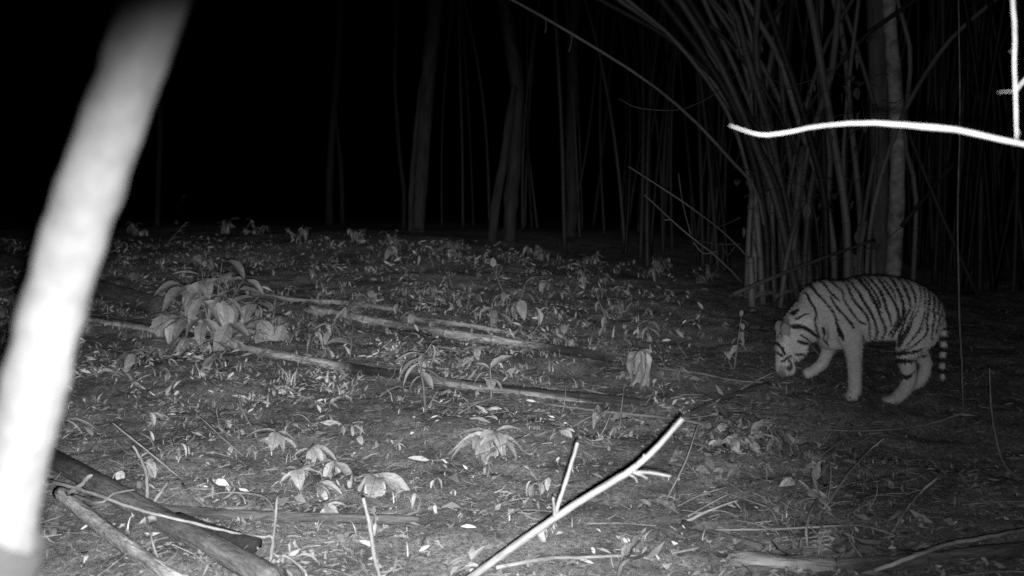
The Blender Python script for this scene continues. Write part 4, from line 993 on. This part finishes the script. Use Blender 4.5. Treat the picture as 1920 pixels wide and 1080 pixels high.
build_stuff('twig_litter', V, F, Tn, 'litter', 'fine broken straw and twig bits over the soil')
V = []; F = []; Tn = []
def blade(x, y, z, L, wd, a, lean, tone):
    o = len(V); ca, sa = math.cos(a), math.sin(a)
    for t, ww in ((0, 1), (.35, .95), (.7, .65), (1, .05)):
        h = L * (t - .5 * lean * t * t * t); q = L * lean * t * t
        for s in (-1, 1): V.append((x + q * ca - s * wd * ww * sa, y + q * sa + s * wd * ww * ca, z + h))
    F.extend([(o, o + 1, o + 3, o + 2), (o + 2, o + 3, o + 5, o + 4), (o + 4, o + 5, o + 7, o + 6)]); Tn.extend([tone] * 8)
n = 0
while n < 520:                                # tufts of the grassy band
    y = rng.uniform(5.8, 13); x = rng.uniform(-.56, .16) * y
    if rng.uniform() > gauss_field(np.array(x), np.array(y), 1.1, 2.) * (1 if x < .06 * y else .5): continue
    z = gz(x, y); n += 1
    for j in range(rng.integers(3, 8)):
        blade(x + rng.normal(0, .03), y + rng.normal(0, .03), z - .005, rng.uniform(.05, .2) * rng.uniform(.5, 1), rng.uniform(.0015, .006), rng.uniform(0, 6.28), rng.uniform(.6, 1.7), .4 + .8 * rng.uniform() ** 1.5)
for i in range(700):                           # single blades on the near soil
    y = rng.uniform(3.4, 6); x = rng.uniform(-.5, .45) * y
    if rng.uniform() > dens(x, y): continue
    z = gz(x, y)
    for j in range(rng.integers(1, 4)):
        blade(x + rng.normal(0, .015), y + rng.normal(0, .015), z - .005, rng.uniform(.025, .08), rng.uniform(.001, .003), rng.uniform(0, 6.28), rng.uniform(.6, 1.8), .4 + .8 * rng.uniform() ** 1.5)
build_stuff('grass', V, F, Tn, 'grass', 'short thin grass growing between the weeds')
V = []; F = []; Tn = []
n = 0
while n < 14000:                                # small leaves of the low ground cover
    y = 3.5 + 9.4 * rng.uniform() ** 1.1; x = rng.uniform(-.58, .2) * y
    if rng.uniform() > (gauss_field(np.array(x), np.array(y), 1.4, 1.1) ** 1.2) * (gauss_field(np.array(x), np.array(y), 3.7, .3) ** 1.8) * (1 if x < .08 * y else .4) * min(1, .10 + max(0, y - 5.0) / 1.6): continue
    n += 1; L = min(.06, .02 * math.exp(rng.normal(0, .5))); Wd = L * rng.uniform(.15, .36); a = rng.uniform(0, 6.28); pt = rng.uniform(-.7, .8); ro = rng.normal(0, .5); zc = gz(x, y) + rng.uniform(0, 1) ** 2 * .13 * min(1, max(.15, (y - 5) / 2.5))
    Rm = Matrix.Rotation(a, 3, 'Z') @ Matrix.Rotation(-pt, 3, 'Y') @ Matrix.Rotation(ro, 3, 'X'); o = len(V); cu = rng.uniform(.1, .6) * L
    for t, wv in ((0, .12), (.4, 1), (.75, .7), (1, .06)):
        for s in (-1, 1):
            q = Rm @ Vector((t * 2 * L, s * wv * Wd, -cu * t * t + wv * Wd * .3)); V.append((x + q.x, y + q.y, zc + q.z))
    F += [(o, o + 1, o + 3, o + 2), (o + 2, o + 3, o + 5, o + 4), (o + 4, o + 5, o + 7, o + 6)]; Tn += [.35 + .95 * rng.uniform() ** 1.6] * 8
build_stuff('ground_cover', V, F, Tn, 'grass', 'low leafy ground cover in the band beyond the fallen poles')

# ------------------------------------------------------------------ the tiger
TD = G(1650, 753).y + .12                      # depth of the body's middle plane
tig_o = P(1640, 742, TD); tig_o.z = gz(tig_o.x, tig_o.y)
SC = px(TD)
def tp(u, v, side=0.0):                        # photo point + side offset (m, minus = towards the lens) -> world
    return P(u, v, TD) + Vector((0, side, 0))
def ell_tube(mb, pts, sides=20):
    """pts: (u, v, half-height px, half-width m, side m)"""
    a = catmull(pts, 5); n = len(a)
    c = np.array([tuple(tp(p[0], p[1], p[4])) for p in a])
    T = np.gradient(c, axis=0); T /= np.linalg.norm(T, axis=1)[:, None]
    v = []
    for i in range(n):
        Yv = np.array([0, 1., 0]); N = np.cross(T[i], Yv); N /= np.linalg.norm(N) + 1e-9
        B = np.cross(N, T[i])
        for k in range(sides):
            an = 2 * math.pi * k / sides
            v.append(c[i] + N * math.cos(an) * a[i][2] * SC + B * math.sin(an) * a[i][3])
    f = [(i * sides + k, i * sides + (k + 1) % sides, (i + 1) * sides + (k + 1) % sides, (i + 1) * sides + k) for i in range(n - 1) for k in range(sides)]
    f.append(tuple(range(sides - 1, -1, -1))); f.append(tuple((n - 1) * sides + k for k in range(sides)))
    mb.add(v, f)
def ball(mb, u, v, ru, rv, ry, side, rot=0.):
    c = np.array(tuple(tp(u, v, side))); vs_ = []; f = []; n, m_ = 14, 9
    cr, sr = math.cos(rot), math.sin(rot)
    for i in range(m_ + 1):
        th = math.pi * i / m_
        for k in range(n):
            ph = 2 * math.pi * k / n
            x, y, z = math.sin(th) * math.cos(ph) * ru * SC, math.sin(th) * math.sin(ph) * ry, math.cos(th) * rv * SC
            vs_.append(c + np.array([x * cr - z * sr, y, x * sr + z * cr]))
    f = [(i * n + k, (i + 1) * n + k, (i + 1) * n + (k + 1) % n, i * n + (k + 1) % n) for i in range(m_) for k in range(n)]
    mb.add(vs_, f)
def leg(mb, pts, side):
    ell_tube(mb, [(u, v, r + 1.5, (r + 1.5) * SC * kx, s + side) for u, v, r, kx, s in pts], 14)
tb = MB()
ell_tube(tb, [(1515, 598, 36, .12, 0), (1535, 588, 56, .155, 0), (1560, 588, 61, .175, 0), (1592, 585, 60, .185, 0), (1630, 578, 61, .195, 0), (1665, 579, 60, .19, 0), (1700, 583, 56, .175, 0), (1732, 590, 44, .15, 0), (1752, 597, 29, .10, 0), (1763, 602, 12, .05, 0)], 28)
ball(tb, 1548, 545, 30, 20, .10, 0); ball(tb, 1560, 640, 26, 16, .11, 0)
ell_tube(tb, [(1550, 585, 48, .14, 0), (1522, 598, 42, .12, -.005), (1500, 614, 35, .11, -.01), (1486, 630, 30, .10, -.015)], 20)   # neck
ball(tb, 1480, 645, 27, 32, .105, -.015, -.25)                                                                                     # skull
ball(tb, 1490, 650, 17, 23, .06, -.085, -.3); ball(tb, 1490, 650, 17, 23, .06, .055, -.3)                                            # cheek ruffs
ell_tube(tb, [(1476, 655, 23, .075, -.015), (1470, 676, 18, .062, -.02), (1468, 692, 15, .055, -.02), (1469, 701, 11, .045, -.02)], 16)  # muzzle
ball(tb, 1480, 690, 11, 12, .045, -.02)                                                                                             # chin
ball(tb, 1460, 652, 8, 14, .07, -.015, -.2)                                                                                         # brow
for s in (-.085, .055):                                                                                                             # ears
    ball(tb, 1466, 616, 10, 15, .02, s, .15); ball(tb, 1468, 630, 9, 9, .03, s * .9, .15)
leg(tb, [(1570, 585, 36, .7, .03), (1578, 615, 28, .75, .01), (1586, 645, 17, .95, 0), (1589, 672, 13, 1, 0), (1590, 695, 11.5, 1, 0), (1590, 716, 11, 1.1, 0), (1588, 730, 11, 1.3, 0)], -.125)
ell_tube(tb, [(1592, 733, 9, .045, -.125), (1584, 736, 9, .052, -.125), (1574, 738, 6, .04, -.125)], 14)
leg(tb, [(1552, 600, 32, .7, -.02), (1556, 630, 20, .8, 0), (1563, 654, 13, .95, 0), (1559, 670, 10.5, 1, 0), (1550, 687, 9.5, 1, 0), (1537, 697, 8.5, 1.2, 0)], .11)
ell_tube(tb, [(1540, 697, 9, .04, .11), (1525, 703, 9.5, .05, .11), (1516, 706, 7, .04, .11)], 14)
leg(tb, [(1722, 585, 40, .7, .03), (1708, 618, 36, .7, .0), (1692, 645, 25, .8, 0), (1687, 664, 18, .95, 0), (1690, 685, 13.5, 1, 0), (1692, 704, 12.5, .95, 0), (1685, 722, 11.5, 1, 0), (1672, 737, 10.5, 1.15, 0)], -.11)
ell_tube(tb, [(1678, 734, 10, .04, -.11), (1660, 743, 9.5, .05, -.11), (1644, 746, 7, .045, -.11)], 14)
leg(tb, [(1728, 600, 36, .7, -.03), (1724, 635, 27, .75, 0), (1730, 655, 18, .9, 0), (1745, 676, 13, .95, 0), (1750, 690, 11, .95, 0), (1744, 710, 10, 1, 0), (1734, 723, 9.5, 1.1, 0)], .11)
ell_tube(tb, [(1736, 720, 9, .04, .11), (1722, 729, 9, .048, .11), (1708, 732, 6, .04, .11)], 14)
ell_tube(tb, [(1752, 588, 9, .035, 0), (1762, 605, 8, .032, -.01), (1766, 630, 6.5, .025, -.02), (1765, 665, 6, .023, -.02), (1764, 695, 5.5, .02, -.02), (1767, 718, 4, .014, -.02)], 12)
raw = tb.mesh('tiger_raw', M['leaf'], True, tig_o)
tmp = bpy.data.objects.new('tiger_raw', raw); col.objects.link(tmp)
rm = tmp.modifiers.new('r', 'REMESH'); rm.mode = 'VOXEL'; rm.voxel_size = .0085
sm = tmp.modifiers.new('s', 'SMOOTH'); sm.factor = .5; sm.iterations = 7
dg = bpy.context.evaluated_depsgraph_get()
body_me = bpy.data.meshes.new_from_object(tmp.evaluated_get(dg))
bpy.data.objects.remove(tmp)
nv = len(body_me.vertices); co = np.empty(nv * 3); body_me.vertices.foreach_get('co', co); co = co.reshape(-1, 3)
nor = np.empty(nv * 3); body_me.vertices.foreach_get('normal', nor); nor = nor.reshape(-1, 3)
# coat pattern in the animal's own side view (units: the 3.6x enlarged side view)
wx = co + np.array(tuple(tig_o))
c0 = P(1640, 650, TD); c1 = P(1740, 650, TD); c2 = P(1640, 550, TD)
U = 1640 + (wx[:, 0] - c0.x) / (c1.x - c0.x) * 100; Vv = 650 - (wx[:, 2] - c0.z) / (c2.z - c0.z) * 100
Q = np.stack([(U - 1380) * 3.6, (Vv - 480) * 3.6], 1)
side = co[:, 1]
S = [
 (13, [(505,240),(560,315),(600,380),(612,430),(640,490),(662,545)]), (11, [(556,170),(590,240),(640,290)]), (11, [(600,310),(650,370),(700,430),(716,465)]),
 (11, [(610,165),(660,225),(668,290),(705,345)]), (9, [(690,340),(760,420),(815,440)]), (12, [(705,190),(718,270),(770,340),(812,400),(832,480),(862,545)]),
 (14, [(740,180),(780,280),(832,370),(872,450),(900,520),(900,570)]), (14, [(798,150),(832,240),(852,290),(900,400),(940,480),(945,560)]), (10, [(828,150),(870,260),(892,330)]),
 (13, [(860,140),(900,230),(922,310),(950,390),(972,455)]), (13, [(912,130),(945,230),(990,310),(1012,380),(1000,450),(978,520)]), (9, [(948,150),(978,220),(1002,290)]),
 (14, [(1000,130),(1022,230),(1046,310),(1045,380),(1022,450),(1002,530)]), (12, [(1058,140),(1082,260),(1086,340),(1062,400),(1046,470),(1036,545)]),
 (10, [(1112,150),(1124,260),(1112,350),(1082,450),(1052,520),(1038,590)]), (8, [(1190,195),(1162,290),(1122,380),(1092,460),(1062,530),(1045,600)]),
 (8, [(1222,200),(1197,310),(1177,400),(1152,460),(1112,520),(1072,580)]), (10, [(1256,225),(1217,330),(1202,420),(1197,500),(1132,560),(1050,622)]),
 (11, [(1292,250),(1254,350),(1242,450),(1228,535)]), (11, [(1325,285),(1292,370),(1277,450),(1262,505)]), (10, [(1352,325),(1322,400),(1302,450)]), (9, [(1380,375),(1352,435)]),
 (15, [(1040,640),(1100,625),(1185,598)]), (18, [(1040,690),(1150,680)]), (9, [(1055,775),(1100,785),(1155,750)]), (9, [(1068,812),(1125,790)]),
 (9, [(370,412),(455,378)]), (10, [(462,295),(492,370),(482,420),(512,500),(548,565)]), (16, [(350,465),(400,460),(452,485),(515,532)]), (10, [(380,560),(430,575),(470,558)]),
 (8, [(395,515),(455,550)]), (10, [(365,640),(425,645)]), (10, [(268,585),(312,655)]), (9, [(285,700),(345,660)]), (9, [(262,640),(300,668)]), (8, [(360,390),(400,352)]),
 (10, [(545,470),(572,550),(600,600)]), (9, [(610,430),(640,520)]), (9, [(330,690),(360,715)]), (9, [(790,520),(830,570)]), (9, [(1180,640),(1300,600)]), (10, [(1200,700),(1320,680)]),
]
def seg_d(Q, a, b):
    a = np.array(a, float); b = np.array(b, float); ab = b - a
    t = np.clip(((Q - a) @ ab) / (ab @ ab), 0, 1)
    return np.linalg.norm(Q - (a + t[:, None] * ab), axis=1), t
jit = np.array([mnoise.noise(Vector(p) * 14) for p in co]) * 9 + np.array([mnoise.noise(Vector(p) * 45) for p in co]) * 2.2
wvar = 1 + .55 * np.array([mnoise.noise(Vector((p[0] * 9, p[1] * 4 + 5, p[2] * 9))) for p in co])
tone = np.ones(nv)
for wd, pl_ in S:
    if pl_[0][1] < 330 and len(pl_) > 2:
        pl_ = [(pl_[0][0] - (pl_[1][0] - pl_[0][0]) * .25, pl_[0][1] - 40)] + pl_
    pc = catmull([(p[0], p[1]) for p in pl_], 4) if len(pl_) > 2 else np.array(pl_, float)
    n_ = len(pc) - 1
    for i in range(n_):
        dd, t = seg_d(Q + jit[:, None], pc[i], pc[i + 1])
        s = (i + t) / n_; wloc = wd * .5 * np.sqrt(np.clip(1.2 - np.clip(2.4 * s - 1.4, 0, 1) ** 2, .2, 1)) * 1.5 * wvar
        tone = np.minimum(tone, np.clip((dd - wloc) / 4 + .5, .05, 1))
# dark mouth corner and darker muzzle, pale chin line
def blob(cx, cy, r, val):
    global tone
    dd = np.linalg.norm(Q + jit[:, None] - np.array([cx, cy]), axis=1)
    k_ = np.clip((r - dd) / 8 + .5, 0, 1); tone = tone * (1 - k_) + np.minimum(tone, val) * k_
def pale(cx, cy, rx, ry, val):
    global tone
    dd = np.hypot((Q[:, 0] - cx) / rx, (Q[:, 1] - cy) / ry)
    k_ = np.clip((1 - dd) * 3, 0, 1) * np.clip((tone - .3) * 3, 0, 1); tone = tone * (1 + (val - 1) * k_)
pale(440, 615, 40, 45, 1.3); pale(300, 600, 30, 35, 1.25); pale(375, 720, 26, 40, 1.35); pale(420, 430, 60, 30, 1.2); pale(980, 540, 120, 60, 1.2)
blob(345, 740, 26, .12); blob(300, 745, 22, .45); blob(300, 790, 26, .3); blob(285, 655, 12, .1)
# tail rings
tail = (U > 1756) & (Vv > 612)
ring = np.sin((Vv - 623) / 20.5 * 2 * math.pi + math.pi / 2)
tone = np.where(tail, np.clip(.5 + ring * 2.2, .06, 1), tone)
# dark backs of the ears, darker face centre, paler underside
ear = (Vv < 626) & (U < 1474) & (Vv > 596)
tone = np.where(ear, tone * .45, tone)
under = np.clip(-nor[:, 2], 0, 1)
base_t = .80 + .25 * under * ((Vv < 670) & (U > 1540))
base_t = base_t * (1 + .10 * np.array([mnoise.noise(Vector(p) * 6) for p in co]))
tone = tone * base_t
at = body_me.color_attributes.new('tone', 'FLOAT_COLOR', 'POINT')
arr = np.ones((nv, 4), np.float32); arr[:, :3] = tone[:, None]; at.data.foreach_set('color', arr.ravel())
M['fur'] = mat('fur', .30, .43, 60, .9, .5, attr='tone', spec=.1)
body_me.materials.clear(); body_me.materials.append(M['fur'])
body_me.polygons.foreach_set('use_smooth', [True] * len(body_me.polygons))
tiger = thing('tiger', tig_o, 'striped tiger walking with its head lowered to sniff the ground', 'tiger')
body = link('body', body_me, tiger)
# short coat: tiny hairs lying back along the body
tri_c = rng.integers(0, nv, 42000)
Vh = []; Fh = []; Th = []
for i in tri_c:
    p = co[i]; n_ = nor[i]
    flow = np.array([.75, 0, -.65]) if Vv[i] < 660 else np.array([.15, 0, -1.])
    f_ = flow - n_ * flow.dot(n_); f_ /= np.linalg.norm(f_) + 1e-6
    d_ = f_ * .85 + n_ * rng.uniform(.25, .5) + rng.normal(0, .12, 3); d_ /= np.linalg.norm(d_)
    L = rng.uniform(.010, .026); sdir = np.cross(d_, n_); sdir /= np.linalg.norm(sdir) + 1e-6
    p0 = p - n_ * .002 + rng.normal(0, .003, 3); o = len(Vh)
    Vh += [tuple(p0 - sdir * .0022), tuple(p0 + sdir * .0022), tuple(p0 + d_ * L)]; Fh.append((o, o + 1, o + 2)); Th += [tone[i] * rng.uniform(.65, 1.2)] * 3
fm = bpy.data.meshes.new('fur'); fm.from_pydata(Vh, [], Fh)
at = fm.color_attributes.new('tone', 'FLOAT_COLOR', 'POINT'); arr = np.ones((len(Vh), 4), np.float32); arr[:, :3] = np.array(Th)[:, None]; at.data.foreach_set('color', arr.ravel())
fm.materials.append(M['fur']); tag(link('fur', fm, tiger), kind='stuff')
for k_ in range(34):                             # leaves lying against the paws
    fu, fv = random.choice([(1585, 748), (1655, 755), (1722, 742), (1600, 742), (1690, 750)])
    q = G(fu + random.gauss(0, 14), fv + random.gauss(2, 5)); kd = random.choice(['dry', 'dry_b', 'dry_c', 'dim', 'dim_l'])
    o = link('fallen_leaf', LV[kd]); tag(o, {'dry': 'crumpled', 'dry_b': 'upcurled', 'dry_c': 'flat', 'dim': 'dull grey', 'dim_l': 'narrow grey'}[kd] + ' fallen leaf against a ' + ('fore' if fu < 1630 else 'hind') + ' paw of the tiger', 'leaf', 'leaves at the paws')
    o.matrix_world = Matrix.Translation(q + Vector((0, 0, .012))) @ Matrix.Rotation(random.uniform(0, 6.28), 4, 'Z') @ Matrix.Rotation(random.uniform(-.6, .2), 4, 'Y') @ Matrix.Scale(random.uniform(.03, .07), 4)
M['eye'] = mat('eye', .01, .02, 5, .5, 0, spec=.3)
M['nose'] = mat('nose', .05, .08, 30, .5, .1)
for s in (-.085, .05):
    mb = MB(); ball(mb, 1462, 650, 3, 3.4, .012, s); link('eye', mb.mesh('eye', M['eye'], True, tig_o), tiger)
mb = MB(); ball(mb, 1466, 703, 6, 4.5, .026, -.02); link('nose', mb.mesh('nose', M['nose'], True, tig_o), tiger)
